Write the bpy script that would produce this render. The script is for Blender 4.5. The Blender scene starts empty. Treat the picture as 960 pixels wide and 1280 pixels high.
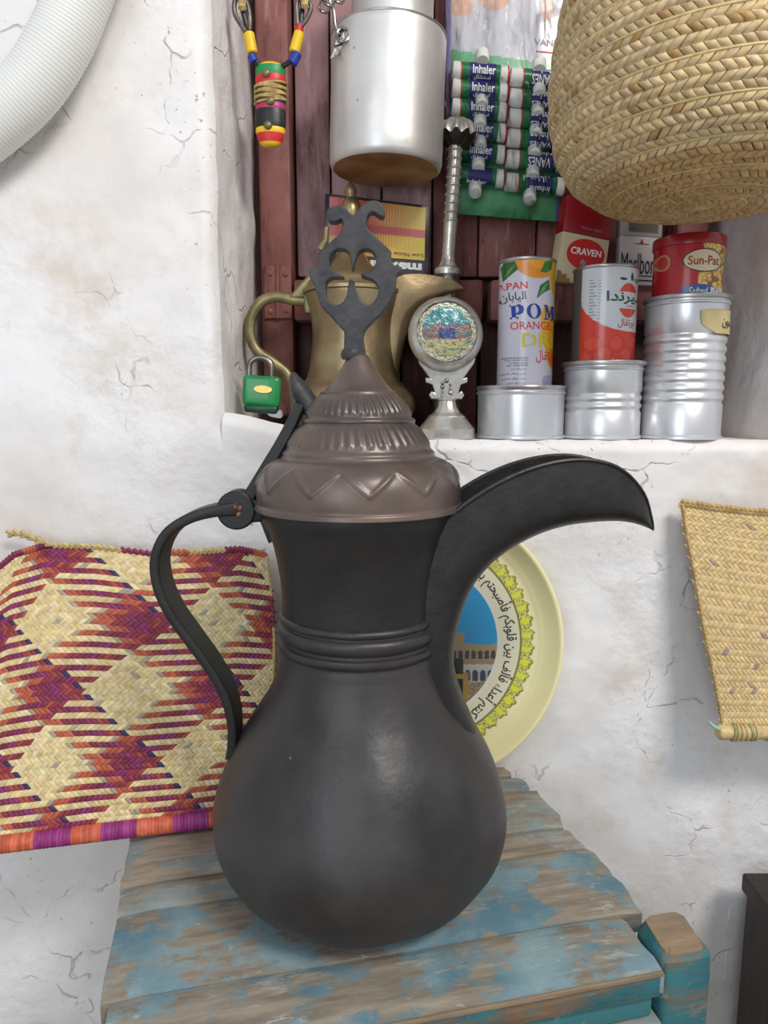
import bpy, bmesh, math, random, unicodedata
import numpy as np
from mathutils import Vector, Matrix, noise
random.seed(7); np.random.seed(7)
scn = bpy.context.scene
C = scn.collection
R = math.radians
pi = math.pi

# ------------------------------------------------------------------ camera
FPX = 880.0; PITCH = R(8.4); H = 0.4756
cd = bpy.data.cameras.new('camera'); cam = bpy.data.objects.new('camera', cd); C.objects.link(cam)
cd.sensor_fit = 'VERTICAL'; cd.sensor_height = 36.0; cd.lens = FPX / 1280 * 36.0
cd.clip_start = 0.02
cam.location = (0, 0, H); cam.rotation_euler = (R(90) - PITCH, 0, 0)
scn.camera = cam
scn.view_settings.view_transform = 'Standard'; scn.view_settings.look = 'None'
scn.view_settings.exposure = 0.17; scn.view_settings.gamma = 1.0
scn.view_settings.use_curve_mapping = False

# ------------------------------------------------------------------ world and lights
w = bpy.data.worlds.new('world'); scn.world = w; w.use_nodes = True
bgn = w.node_tree.nodes['Background']
bgn.inputs[0].default_value = (0.88, 0.94, 1.0, 1); bgn.inputs[1].default_value = 0.50

def area(name, loc, target, sx, sy, power, col):
    l = bpy.data.lights.new(name, 'AREA'); l.shape = 'RECTANGLE'; l.size = sx; l.size_y = sy
    l.energy = power; l.color = col
    o = bpy.data.objects.new(name, l); C.objects.link(o); o.location = loc
    o.rotation_euler = (Vector(target) - Vector(loc)).to_track_quat('-Z', 'Y').to_euler()
    return o
area('ceiling_lamp', (0.95, -0.75, 1.95), (0.1, 0.8, 0.45), 0.75, 0.45, 34, (1.0, 0.955, 0.90))
area('doorway_light', (-0.7, -1.5, 0.9), (0, 0.7, 0.3), 0.9, 1.6, 13, (0.84, 0.92, 1.0))

# ------------------------------------------------------------------ helpers
def ray(x, y):
    a = (x - 480) / FPX; b = -(y - 640) / FPX; cp, sp = math.cos(PITCH), math.sin(PITCH)
    return Vector((a, cp + b * sp, -sp + b * cp))
def P(x, y, Y):
    d = ray(x, y); return Vector((0, 0, H)) + d * (Y / d.y)
def PZ(x, y, z=0.0):
    d = ray(x, y); return Vector((0, 0, H)) + d * ((z - H) / d.z)
def pxm(x, y, Y):            # metres per pixel on the plane at depth Y
    return Y / ray(x, y).y / FPX

def lin(c):
    c = c / 255.0
    return c / 12.92 if c <= 0.04045 else ((c + 0.055) / 1.055) ** 2.4
def S(r, g, b): return (lin(r), lin(g), lin(b))

def mk(name, c1, c2=None, c3=None, scale=20, stretch=(1, 1, 1), rough=0.6, metal=0.0, bump=0.1, bscale=80,
       lo=0.35, hi=0.65, detail=6, dist=0.002, rvar=0.0, coat=0.0, spec=0.5, attr=False, bstretch=None, specks=None):
    m = bpy.data.materials.new(name); m.use_nodes = True
    nt = m.node_tree; N = nt.nodes; L = nt.links
    bs = N['Principled BSDF']
    bs.inputs['Roughness'].default_value = rough; bs.inputs['Metallic'].default_value = metal
    bs.inputs['Coat Weight'].default_value = coat; bs.inputs['Specular IOR Level'].default_value = spec
    tc = N.new('ShaderNodeTexCoord'); mp = N.new('ShaderNodeMapping'); mp.inputs['Scale'].default_value = stretch
    L.new(tc.outputs['Object'], mp.inputs[0])
    nz = N.new('ShaderNodeTexNoise'); nz.inputs['Scale'].default_value = scale; nz.inputs['Detail'].default_value = detail
    L.new(mp.outputs[0], nz.inputs[0])
    if attr:
        at = N.new('ShaderNodeAttribute'); at.attribute_name = 'Col'
        mx = N.new('ShaderNodeMixRGB'); mx.blend_type = 'MULTIPLY'; mx.inputs[0].default_value = 1.0
        rp = N.new('ShaderNodeValToRGB'); rp.color_ramp.elements[0].position = lo; rp.color_ramp.elements[1].position = hi
        v = attr if isinstance(attr, float) else 0.85
        rp.color_ramp.elements[0].color = (v, v, v, 1); rp.color_ramp.elements[1].color = (1, 1, 1, 1)
        L.new(nz.outputs['Fac'], rp.inputs[0]); L.new(at.outputs['Color'], mx.inputs[1]); L.new(rp.outputs[0], mx.inputs[2])
        L.new(mx.outputs[0], bs.inputs['Base Color'])
    elif c2 is not None:
        rp = N.new('ShaderNodeValToRGB'); e = rp.color_ramp.elements
        e[0].position = lo; e[0].color = (*c1, 1); e[1].position = hi; e[1].color = (*c2, 1)
        if c3 is not None:
            q = e.new((lo + hi) / 2 if not isinstance(c3[0], tuple) else c3[1]); q.color = (*(c3 if not isinstance(c3[0], tuple) else c3[0]), 1)
        L.new(nz.outputs['Fac'], rp.inputs[0]); L.new(rp.outputs[0], bs.inputs['Base Color'])
    else:
        bs.inputs['Base Color'].default_value = (*c1, 1)
    if specks:
        sc, th, scale_ = specks; src = bs.inputs['Base Color'].links[0].from_socket
        n3 = N.new('ShaderNodeTexNoise'); n3.inputs['Scale'].default_value = scale_; n3.inputs['Detail'].default_value = 3
        L.new(tc.outputs['Object'], n3.inputs[0])
        r3 = N.new('ShaderNodeValToRGB'); r3.color_ramp.elements[0].position = th; r3.color_ramp.elements[1].position = th + .05
        r3.color_ramp.elements[1].color = (.75, .75, .75, 1)
        x3 = N.new('ShaderNodeMixRGB'); L.new(n3.outputs['Fac'], r3.inputs[0]); L.new(r3.outputs[0], x3.inputs[0]); L.new(src, x3.inputs[1]); x3.inputs[2].default_value = (*sc, 1)
        L.new(x3.outputs[0], bs.inputs['Base Color'])
    if rvar:
        mr = N.new('ShaderNodeMapRange'); mr.inputs['From Min'].default_value = 0.3; mr.inputs['From Max'].default_value = 0.7
        mr.inputs['To Min'].default_value = rough - rvar; mr.inputs['To Max'].default_value = rough + rvar
        L.new(nz.outputs['Fac'], mr.inputs['Value']); L.new(mr.outputs[0], bs.inputs['Roughness'])
    if bump:
        mp2 = N.new('ShaderNodeMapping'); mp2.inputs['Scale'].default_value = bstretch or stretch
        L.new(tc.outputs['Object'], mp2.inputs[0])
        n2 = N.new('ShaderNodeTexNoise'); n2.inputs['Scale'].default_value = bscale; n2.inputs['Detail'].default_value = 5
        L.new(mp2.outputs[0], n2.inputs[0])
        bp = N.new('ShaderNodeBump'); bp.inputs['Strength'].default_value = bump; bp.inputs['Distance'].default_value = dist
        L.new(n2.outputs['Fac'], bp.inputs['Height']); L.new(bp.outputs[0], bs.inputs['Normal'])
    return m

class MB:
    def __init__(s): s.v = []; s.f = []; s.c = None
    def add(s, vs, fs, col=None):
        b = len(s.v); s.v += [Vector(p) for p in vs]; s.f += [tuple(i + b for i in q) for q in fs]
        if col is not None:
            if s.c is None: s.c = []
            s.c += [col] * len(vs)
    def grid(s, pts, nu, nv, wrap_u=False, wrap_v=False, cols=None):
        b = len(s.v); s.v += [Vector(p) for p in pts]
        if cols is not None:
            if s.c is None: s.c = []
            s.c += list(cols)
        for i in range(nu if wrap_u else nu - 1):
            for j in range(nv if wrap_v else nv - 1):
                i2 = (i + 1) % nu; j2 = (j + 1) % nv
                s.f.append((b + i * nv + j, b + i2 * nv + j, b + i2 * nv + j2, b + i * nv + j2))
    def lathe(s, prof, o=(0, 0, 0), n=48, M=None, fn=None, cap0=True, cap1=True):
        """prof: (r, z) from bottom to top, about the axis through o (M maps local axes to world)"""
        o = Vector(o); b = len(s.v); m = len(prof)
        for k in range(n):
            a = 2 * pi * k / n
            for (r, z) in prof:
                rr, zz = fn(a, r, z) if fn else (r, z)
                p = Vector((rr * math.cos(a), rr * math.sin(a), zz))
                s.v.append(o + (M @ p if M else p))
        for k in range(n):
            k2 = (k + 1) % n
            for j in range(m - 1):
                s.f.append((b + k * m + j, b + k2 * m + j, b + k2 * m + j + 1, b + k * m + j + 1))
        if cap0 and prof[0][0] > 1e-6: s.f.append(tuple(b + k * m for k in range(n))[::-1])
        if cap1 and prof[-1][0] > 1e-6: s.f.append(tuple(b + k * m + m - 1 for k in range(n)))
    def tube(s, path, rad, n=10, closed=False, sx=1.0, up=None, cap=True):
        path = [Vector(p) for p in path]; m = len(path); b = len(s.v)
        T = []
        for i in range(m):
            if closed: t = path[(i + 1) % m] - path[i - 1]
            else: t = path[min(i + 1, m - 1)] - path[max(i - 1, 0)]
            T.append(t.normalized())
        u = Vector(up) if up else Vector((0, 0, 1))
        if abs(u.dot(T[0])) > 0.95: u = Vector((0, 1, 0)) if abs(T[0].y) < .9 else Vector((1, 0, 0))
        for i in range(m):
            if up: u = Vector(up)
            u = (u - T[i] * u.dot(T[i])).normalized(); v = T[i].cross(u)
            r = rad(i / (m - 1)) if callable(rad) else rad
            for k in range(n):
                a = 2 * pi * k / n
                s.v.append(path[i] + u * (math.cos(a) * r) + v * (math.sin(a) * r * sx))
        for i in range(m if closed else m - 1):
            i2 = (i + 1) % m
            for k in range(n):
                k2 = (k + 1) % n
                s.f.append((b + i * n + k, b + i * n + k2, b + i2 * n + k2, b + i2 * n + k))
        if cap and not closed:
            s.f.append(tuple(b + k for k in range(n))[::-1]); s.f.append(tuple(b + (m - 1) * n + k for k in range(n)))
    def loft(s, rings, cap=True):
        n = len(rings[0]); b = len(s.v)
        for r in rings: s.v += [Vector(p) for p in r]
        for i in range(len(rings) - 1):
            for k in range(n):
                k2 = (k + 1) % n
                s.f.append((b + i * n + k, b + i * n + k2, b + (i + 1) * n + k2, b + (i + 1) * n + k))
        if cap:
            s.f.append(tuple(b + k for k in range(n))[::-1]); s.f.append(tuple(b + (len(rings) - 1) * n + k for k in range(n)))
    def hexa(s, p, bev=0.0, seg=2, jit=0.0):
        """p: 8 corners, first four one face in order, next four the opposite face"""
        bm = bmesh.new(); vs = [bm.verts.new(Vector(q)) for q in p]
        for q in ((0, 1, 2, 3), (7, 6, 5, 4), (0, 4, 5, 1), (1, 5, 6, 2), (2, 6, 7, 3), (3, 7, 4, 0)): bm.faces.new([vs[i] for i in q])
        bmesh.ops.recalc_face_normals(bm, faces=bm.faces)
        if bev: bmesh.ops.bevel(bm, geom=list(bm.edges), offset=bev, segments=seg, affect='EDGES', profile=0.5)
        s.frombm(bm)
    def frombm(s, bm):
        bm.verts.index_update(); b = len(s.v)
        s.v += [v.co.copy() for v in bm.verts]; s.f += [tuple(b + v.index for v in f.verts) for f in bm.faces]; bm.free()
    def box(s, c, size, M=None, bev=0.0, seg=2):
        c = Vector(c); h = Vector(size) / 2
        q = [Vector((x * h.x, y * h.y, z * h.z)) for z in (-1, 1) for (x, y) in ((-1, -1), (1, -1), (1, 1), (-1, 1))]
        s.hexa([c + (M @ p if M else p) for p in q], bev, seg)
    def ball(s, c, r, n=12, sc=(1, 1, 1)):
        bm = bmesh.new(); bmesh.ops.create_uvsphere(bm, u_segments=n, v_segments=max(6, n // 2 + 1), radius=r)
        for v in bm.verts: v.co = Vector(c) + Vector((v.co.x * sc[0], v.co.y * sc[1], v.co.z * sc[2]))
        s.frombm(bm)
    def build(s, name, mat, root=None, kind=None, label=None, smooth=True, angle=38, origin=None):
        top = root
        while top is not None and top.parent is not None: top = top.parent
        o0 = Vector(origin or (0, 0, 0))
        Mi = top.matrix_basis.inverted() if top is not None else Matrix.Translation(-o0)
        me = bpy.data.meshes.new(name)
        me.from_pydata([tuple(Mi @ p) for p in s.v], [], s.f); me.update()
        if smooth:
            me.shade_smooth(); me.set_sharp_from_angle(angle=R(angle))
        if s.c is not None:
            at = me.attributes.new('Col', 'FLOAT_COLOR', 'POINT')
            arr = np.ones((len(s.v), 4), np.float32); arr[:, :3] = np.array(s.c, np.float32)[:, :3]
            at.data.foreach_set('color', arr.ravel())
        if mat: me.materials.append(mat)
        o = bpy.data.objects.new(name, me); C.objects.link(o)
        if root: o.parent = root
        else: o.location = o0
        if kind: o['kind'] = kind
        if label: o['label'] = label
        return o

def subroot(part, root): return part

def thing(name, label, cat, loc, group=None, rz=0.0):
    o = bpy.data.objects.new(name, None); C.objects.link(o); o.location = loc; o.rotation_euler = (0, 0, rz); o.empty_display_size = 0.02
    o['label'] = label; o['category'] = cat
    if group: o['group'] = group
    return o
def structure(name, loc=(0, 0, 0)):
    o = bpy.data.objects.new(name, None); C.objects.link(o); o.location = loc; o['kind'] = 'structure'; return o

def catmull(pts, n):
    pts = [Vector(p) for p in pts]; out = []; m = len(pts)
    for i in range(m - 1):
        p0 = pts[max(i - 1, 0)]; p1 = pts[i]; p2 = pts[i + 1]; p3 = pts[min(i + 2, m - 1)]
        for k in range(n):
            t = k / n
            out.append(0.5 * ((2 * p1) + (p2 - p0) * t + (2 * p0 - 5 * p1 + 4 * p2 - p3) * t * t + (3 * p1 - p0 - 3 * p2 + p3) * t ** 3))
    out.append(pts[-1]); return out
def fbm(x, y, z=0.0, o=3):
    s = 0; a = 1; f = 1
    for _ in range(o): s += a * noise.noise(Vector((x * f, y * f, z * f))); a *= 0.5; f *= 2
    return s

# flat pierced shapes and lettering come from 2D curves turned to meshes
def curve_mesh(cu):
    o = bpy.data.objects.new('tmp', cu); C.objects.link(o)
    bpy.context.view_layer.update()
    me = bpy.data.meshes.new_from_object(o.evaluated_get(bpy.context.evaluated_depsgraph_get()))
    vs = [v.co.copy() for v in me.vertices]; fs = [tuple(p.vertices) for p in me.polygons]
    bpy.data.objects.remove(o); bpy.data.curves.remove(cu); bpy.data.meshes.remove(me)
    return vs, fs
def flat_shape(loops, thick=0.0, bevel=0.0):
    cu = bpy.data.curves.new('tmp', 'CURVE'); cu.dimensions = '2D'; cu.fill_mode = 'BOTH'
    cu.extrude = thick / 2; cu.bevel_depth = bevel; cu.bevel_resolution = 1; cu.offset = -bevel
    for lp in loops:
        sp = cu.splines.new('POLY'); sp.points.add(len(lp) - 1); sp.use_cyclic_u = True
        for i, p in enumerate(lp): sp.points[i].co = (p[0], p[1], 0, 1)
    return curve_mesh(cu)
_AR = {}
for _cp in range(0xFE70, 0xFEFD):
    _d = unicodedata.decomposition(chr(_cp)).split()
    if len(_d) >= 2: _AR[(tuple(_d[1:]), _d[0])] = chr(_cp)
def arabic(s):
    """joined presentation forms in visual order"""
    hx = lambda ch: ('%04X' % ord(ch),)
    joins = lambda ch: (hx(ch), '<initial>') in _AR
    known = lambda ch: (hx(ch), '<isolated>') in _AR
    out = []; i = 0
    while i < len(s):
        ch = s[i]
        if not known(ch): out.append(ch); i += 1; continue
        prev = i > 0 and joins(s[i - 1])
        if ch == '\u0644' and i + 1 < len(s) and (('0644', '%04X' % ord(s[i + 1])), '<isolated>') in _AR:
            out.append(_AR[(('0644', '%04X' % ord(s[i + 1])), '<final>' if prev else '<isolated>')]); i += 2; continue
        nxt = i + 1 < len(s) and known(s[i + 1]) and joins(ch)
        form = '<medial>' if prev and nxt else '<final>' if prev else '<initial>' if nxt else '<isolated>'
        out.append(_AR.get((hx(ch), form), ch)); i += 1
    return ''.join(reversed(out))
_TX = {}
def text_mesh(s, bold=0.0, shear=0.0, res=2):
    k = (s, bold, shear, res)
    if k not in _TX:
        cu = bpy.data.curves.new('tmp', 'FONT'); cu.body = s; cu.resolution_u = res; cu.offset = bold; cu.shear = shear
        vs, fs = curve_mesh(cu)
        xs = [v.x for v in vs]; ys = [v.y for v in vs]
        x0, x1, y0, y1 = min(xs), max(xs), min(ys), max(ys)
        _TX[k] = ([((v.x - x0) / (x1 - x0), (v.y - y0) / (y1 - y0)) for v in vs], fs, (x1 - x0) / (y1 - y0))
    return _TX[k]
def put(mb, tm, fn, cuts=0):
    uv, fs = tm[0], tm[1]
    if cuts:
        bm = bmesh.new(); vs = [bm.verts.new((u, v, 0)) for u, v in uv]
        for f in fs:
            try: bm.faces.new([vs[i] for i in f])
            except ValueError: pass
        bmesh.ops.triangulate(bm, faces=bm.faces); bmesh.ops.subdivide_edges(bm, edges=bm.edges, cuts=cuts, use_grid_fill=True)
        bm.verts.index_update(); uv = [(v.co.x, v.co.y) for v in bm.verts]; fs = [tuple(v.index for v in f.verts) for f in bm.faces]; bm.free()
    mb.add([fn(u, v) for (u, v) in uv], fs)
def quadmap(q, off=0.0006):
    """q: TL, TR, BR, BL world corners; u to the right, v up; raised towards the viewer"""
    TL, TR, BR, BL = [Vector(p) for p in q]
    n = (TR - TL).cross(TL - BL).normalized()
    if n.y > 0: n = -n
    return lambda u, v: (BL * (1 - u) + BR * u) * (1 - v) + (TL * (1 - u) + TR * u) * v + n * off

# ------------------------------------------------------------------ materials
M = {}
M['pot'] = mk('blackened_metal', S(33, 31, 31), S(52, 48, 48), scale=14, rough=0.44, bump=0.3, bscale=90, rvar=0.1, dist=0.0015, spec=0.55, specks=(S(120, 112, 104), .74, 95))
M['potneck'] = mk('soot_black_metal', S(20, 19, 19), S(31, 29, 29), scale=30, rough=0.5, bump=0.35, bscale=160, dist=0.0012)
M['spout'] = mk('rough_black_metal', S(20, 19, 20), S(34, 32, 32), scale=40, rough=0.45, bump=0.5, bscale=110, dist=0.0015, specks=(S(110, 104, 98), .76, 130))
M['lid'] = mk('brown_grey_metal', S(70, 67, 68), S(116, 98, 88), scale=9, rough=0.36, metal=0.35, bump=0.2, bscale=140, rvar=0.08, dist=0.001)
M['finial'] = mk('dark_slate_metal', S(36, 36, 40), S(60, 59, 62), scale=70, rough=0.55, bump=0.6, bscale=150, dist=0.0015, specks=(S(120, 112, 106), .74, 120))
M['copper'] = mk('worn_copper', S(150, 100, 70), S(110, 75, 55), scale=200, rough=0.5, metal=0.4)
M['brass'] = mk('old_brass', S(132, 120, 84), S(164, 150, 112), S(146, 124, 94), scale=18, rough=0.34, metal=0.7, bump=0.15, bscale=120, rvar=0.08)
M['brassdull'] = mk('tarnished_brass', S(112, 104, 72), S(150, 138, 98), scale=40, rough=0.42, metal=0.6, bump=0.2)
M['silver'] = mk('old_silver', S(220, 217, 210), S(186, 182, 174), scale=40, rough=0.28, metal=0.65, bump=0.15, bscale=150, rvar=0.08)
M['silverdark'] = mk('tarnished_silver', S(190, 186, 176), S(90, 84, 76), scale=70, rough=0.3, metal=0.9, bump=0.3, bscale=200, lo=.4, hi=.7)
M['alu'] = mk('scuffed_aluminium', S(226, 224, 222), S(200, 197, 194), scale=12, rough=0.42, metal=0.6, bump=0.22, bscale=26, rvar=0.08, dist=.003, specks=(S(110, 98, 84), .70, 75))
M['alubase'] = mk('stained_aluminium', S(190, 165, 125), S(120, 88, 50), scale=14, rough=0.5, metal=0.5, lo=.3, hi=.7)
M['tin'] = mk('tinplate', S(226, 226, 228), S(212, 212, 216), scale=10, rough=0.32, metal=0.62, bump=0.05, bscale=60, rvar=0.06)
M['tinrim'] = mk('tinplate_rim', S(200, 198, 196), S(170, 168, 166), scale=30, rough=0.34, metal=0.8, bump=0.05)
M['print'] = mk('printed_tin', (1, 1, 1), attr=0.93, scale=30, rough=0.3, bump=0.03, coat=0.3)
M['paperprint'] = mk('printed_card', (1, 1, 1), attr=0.92, scale=60, rough=0.5, bump=0.03)
M['straw'] = mk('straw', (1, 1, 1), attr=0.72, scale=160, stretch=(1, 1, 1), rough=0.58, bump=0.15, bscale=500, dist=0.0004)
M['strawdark'] = mk('straw_shadow', S(120, 92, 52), S(90, 66, 36), scale=80, rough=0.9)
M['matback'] = mk('mat_backing', S(140, 108, 68), S(110, 82, 50), scale=80, rough=0.9)
M['cream'] = mk('straw_braid', S(206, 184, 128), S(170, 140, 84), scale=90, rough=0.7, bump=0.6, bscale=300)
M['white'] = mk('white_plastic', S(232, 232, 226), S(222, 222, 216), scale=20, rough=0.45, bump=0)
M['hose'] = mk('white_ribbed_plastic', S(234, 234, 230), S(226, 226, 222), scale=10, rough=0.5, bump=0)
M['greenlock'] = mk('green_enamel', S(14, 122, 62), S(20, 138, 72), scale=30, rough=0.32, bump=0.05, coat=0.3)
M['steel'] = mk('steel', S(150, 148, 148), S(110, 106, 104), scale=50, rough=0.3, metal=0.9)
M['iron'] = mk('dull_iron', S(120, 112, 108), S(70, 62, 58), scale=60, rough=0.5, metal=0.6, bump=0.2)
M['gold'] = mk('yellow_brass', S(206, 184, 110), S(180, 150, 80), scale=60, rough=0.3, metal=0.7)
def flat(name, c, rough=0.5, bump=0.0): 
    return mk(name, c, tuple(min(1, q * 1.12) for q in c), scale=60, rough=rough, bump=bump)
for n_, c_ in dict(red=S(196, 34, 36), blue=S(28, 52, 150), navy=S(32, 38, 104), black=S(22, 20, 22), yellow=S(226, 186, 30), green=S(20, 130, 66),
                   ink=S(52, 50, 52), magenta=S(170, 40, 90), orange=S(222, 92, 52), dgreen=S(10, 86, 60), wht=S(238, 236, 230),
                   textblue=S(34, 62, 150), textred=S(214, 60, 44), textyel=S(214, 196, 60), rust=S(150, 66, 24), grey=S(150, 140, 150), maroon=S(150, 26, 32),
                   lime=S(190, 200, 50), crimson=S(196, 40, 60)).items():
    M[n_] = flat('paint_' + n_, c_, 0.42)

def plaster():
    m = bpy.data.materials.new('plaster'); m.use_nodes = True; nt = m.node_tree; N = nt.nodes; L = nt.links
    bs = N['Principled BSDF']; bs.inputs['Roughness'].default_value = 0.85; bs.inputs['Specular IOR Level'].default_value = 0.25
    tc = N.new('ShaderNodeTexCoord')
    def nz(scale, det=6, src=None, rough=0.55):
        n = N.new('ShaderNodeTexNoise'); n.inputs['Scale'].default_value = scale; n.inputs['Detail'].default_value = det; n.inputs['Roughness'].default_value = rough
        L.new((src or tc.outputs['Object']), n.inputs[0]); return n
    def ramp(src, p0, c0, p1, c1):
        r = N.new('ShaderNodeValToRGB'); e = r.color_ramp.elements
        e[0].position = p0; e[0].color = (*c0, 1); e[1].position = p1; e[1].color = (*c1, 1); L.new(src, r.inputs[0]); return r
    def mix(t, f, a, b):
        x = N.new('ShaderNodeMixRGB'); x.blend_type = t
        (L.new(f, x.inputs[0]) if not isinstance(f, float) else setattr(x.inputs[0], 'default_value', f))
        for i, q in ((1, a), (2, b)):
            (L.new(q, x.inputs[i]) if not isinstance(q, tuple) else setattr(x.inputs[i], 'default_value', (*q, 1)))
        return x
    base = ramp(nz(4.5, 5).outputs['Fac'], 0.35, S(226, 220, 216), 0.62, S(240, 239, 240))
    st = ramp(nz(7, 8, None, 0.65).outputs['Fac'], 0.55, (0, 0, 0), 0.72, (0.6, 0.6, 0.6))
    c = mix('MIX', st.outputs[0], base.outputs[0], S(205, 186, 166))
    # cracks: warped cell edges, kept only in patches
    wn = nz(6, 4); vm = N.new('ShaderNodeVectorMath'); vm.operation = 'MULTIPLY_ADD'
    vm.inputs[1].default_value = (0.22, 0.22, 0.22); L.new(wn.outputs['Color'], vm.inputs[0]); L.new(tc.outputs['Object'], vm.inputs[2])
    vo = N.new('ShaderNodeTexVoronoi'); vo.feature = 'DISTANCE_TO_EDGE'; vo.inputs['Scale'].default_value = 6.5; L.new(vm.outputs[0], vo.inputs[0])
    ck = ramp(vo.outputs['Distance'], 0.004, (1, 1, 1), 0.016, (0, 0, 0))
    pm = ramp(nz(5.5, 3).outputs['Fac'], 0.47, (0, 0, 0), 0.56, (1, 1, 1))
    pm2 = ramp(nz(38, 3).outputs['Fac'], 0.42, (0, 0, 0), 0.55, (1, 1, 1))
    k1 = mix('MULTIPLY', 1.0, ck.outputs[0], pm.outputs[0]); k = mix('MULTIPLY', 1.0, k1.outputs[0], pm2.outputs[0])
    km = N.new('ShaderNodeMath'); km.operation = 'MULTIPLY'; km.inputs[1].default_value = 0.42; L.new(k.outputs[0], km.inputs[0])
    c2 = mix('MIX', km.outputs[0], c.outputs[0], S(150, 136, 124))
    # small pits
    pt = ramp(nz(170, 3).outputs['Fac'], 0.66, (0, 0, 0), 0.73, (1, 1, 1)); pk = mix('MULTIPLY', 1.0, pt.outputs[0], pm.outputs[0])
    c3 = mix('MIX', pk.outputs[0], c2.outputs[0], S(176, 160, 146))
    L.new(c3.outputs[0], bs.inputs['Base Color'])
    h1 = nz(6, 5, None, 0.5); h2r = nz(60, 6)
    rm = ramp(nz(4.2, 4, None, .6).outputs['Fac'], 0.44, (.12, .12, .12), 0.62, (1, 1, 1)); h2m = mix('MULTIPLY', 1.0, h2r.outputs['Fac'], rm.outputs[0])
    ad = N.new('ShaderNodeMath'); ad.operation = 'MULTIPLY_ADD'; ad.inputs[1].default_value = 0.34; L.new(h2m.outputs[0], ad.inputs[0]); L.new(h1.outputs['Fac'], ad.inputs[2])
    sb = N.new('ShaderNodeMath'); sb.operation = 'MULTIPLY_ADD'; sb.inputs[1].default_value = -0.18; L.new(k.outputs[0], sb.inputs[0]); L.new(ad.outputs[0], sb.inputs[2])
    bp = N.new('ShaderNodeBump'); bp.inputs['Strength'].default_value = 0.6; bp.inputs['Distance'].default_value = 0.014
    L.new(sb.outputs[0], bp.inputs['Height']); L.new(bp.outputs[0], bs.inputs['Normal'])
    return m
M['plaster'] = plaster()

def layered(name, base1, base2, paint1, paint2, bare, grain=(3, 40, 40), amount=(0.42, 0.58), rough=0.7, seed=0.0, pscale=9, bump=0.5, light=None, dist=0.002, wst=0.05, fine=1.0):
    """old paint over timber: two wood tones along the grain, two paint tones in worn patches, pale bare scuffs"""
    m = bpy.data.materials.new(name); m.use_nodes = True; nt = m.node_tree; N = nt.nodes; L = nt.links
    bs = N['Principled BSDF']; bs.inputs['Roughness'].default_value = rough; bs.inputs['Specular IOR Level'].default_value = 0.35
    tc = N.new('ShaderNodeTexCoord'); oi = N.new('ShaderNodeObjectInfo')
    sv = N.new('ShaderNodeVectorMath'); sv.operation = 'MULTIPLY_ADD'; sv.inputs[1].default_value = (7.3, 5.1, 3.7)
    L.new(oi.outputs['Random'], sv.inputs[0]); L.new(tc.outputs['Object'], sv.inputs[2])
    def nz(scale, st=(1, 1, 1), det=6, off=0.0, rg=0.6):
        mp = N.new('ShaderNodeMapping'); mp.inputs['Scale'].default_value = st; mp.inputs['Location'].default_value = (off + seed, off * 1.7, seed)
        L.new(sv.outputs[0], mp.inputs[0])
        n = N.new('ShaderNodeTexNoise'); n.inputs['Scale'].default_value = scale; n.inputs['Detail'].default_value = det; n.inputs['Roughness'].default_value = rg
        L.new(mp.outputs[0], n.inputs[0]); return n.outputs['Fac']
    def ramp(src, p0, c0, p1, c1):
        r = N.new('ShaderNodeValToRGB'); e = r.color_ramp.elements
        e[0].position = p0; e[0].color = (*c0, 1); e[1].position = p1; e[1].color = (*c1, 1); L.new(src, r.inputs[0]); return r.outputs[0]
    def mix(f, a, b):
        x = N.new('ShaderNodeMixRGB'); L.new(f, x.inputs[0]); L.new(a, x.inputs[1])
        (L.new(b, x.inputs[2]) if not isinstance(b, tuple) else setattr(x.inputs[2], 'default_value', (*b, 1)))
        return x.outputs[0]
    B = (0, 0, 0); W = (1, 1, 1)
    g = nz(4, grain, 8, 0, 0.65)
    wood = ramp(g, 0.36, base1, 0.64, base2)
    paint = ramp(nz(pscale * 0.7, (1, 1, 1), 5, 3.1), 0.38, paint1, 0.62, paint2)
    wear = nz(pscale, tuple(0.7 + wst * q for q in grain), 10, 9.3, 0.72)
    c = mix(ramp(wear, amount[0], W, amount[1], B), wood, paint)
    c = mix(ramp(nz(pscale * 1.6, tuple(0.3 + 0.07 * q for q in grain), 9, 17.0, 0.68), 0.59, B, 0.66, (0.7, 0.7, 0.7)), c, bare)
    if light: c = mix(ramp(nz(55, tuple(0.5 + 0.05 * q for q in grain), 4, 23.0), 0.66, B, 0.74, (0.6, 0.6, 0.6)), c, light)
    L.new(c, bs.inputs['Base Color'])
    ad = N.new('ShaderNodeMath'); ad.operation = 'MULTIPLY_ADD'; ad.inputs[1].default_value = 0.8; L.new(wear, ad.inputs[0]); L.new(g, ad.inputs[2])
    if light:   # scratches and fine cracks along the grain
        sc = nz(26, tuple(0.25 + 0.06 * q for q in grain), 8, 31.0, 0.75); c = mix(ramp(sc, 0.62, B, 0.70, (.8, .8, .8)), c, base1); c = mix(ramp(nz(40, (1, 1, 1), 8, 41.0, 0.8), 0.60, B, 0.72, (.6, .6, .6)), c, light); L.new(c, bs.inputs['Base Color'])
    bp = N.new('ShaderNodeBump'); bp.inputs['Strength'].default_value = bump; bp.inputs['Distance'].default_value = dist
    L.new(ad.outputs[0], bp.inputs['Height']); L.new(bp.outputs[0], bs.inputs['Normal'])
    return m
M['chest'] = layered('worn_blue_planks', S(118, 108, 94), S(156, 146, 130), S(88, 122, 136), S(130, 154, 160), S(172, 168, 156), grain=(3, 22, 22), amount=(0.465, 0.54), light=S(188, 198, 198), wst=.012, pscale=17)
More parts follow.
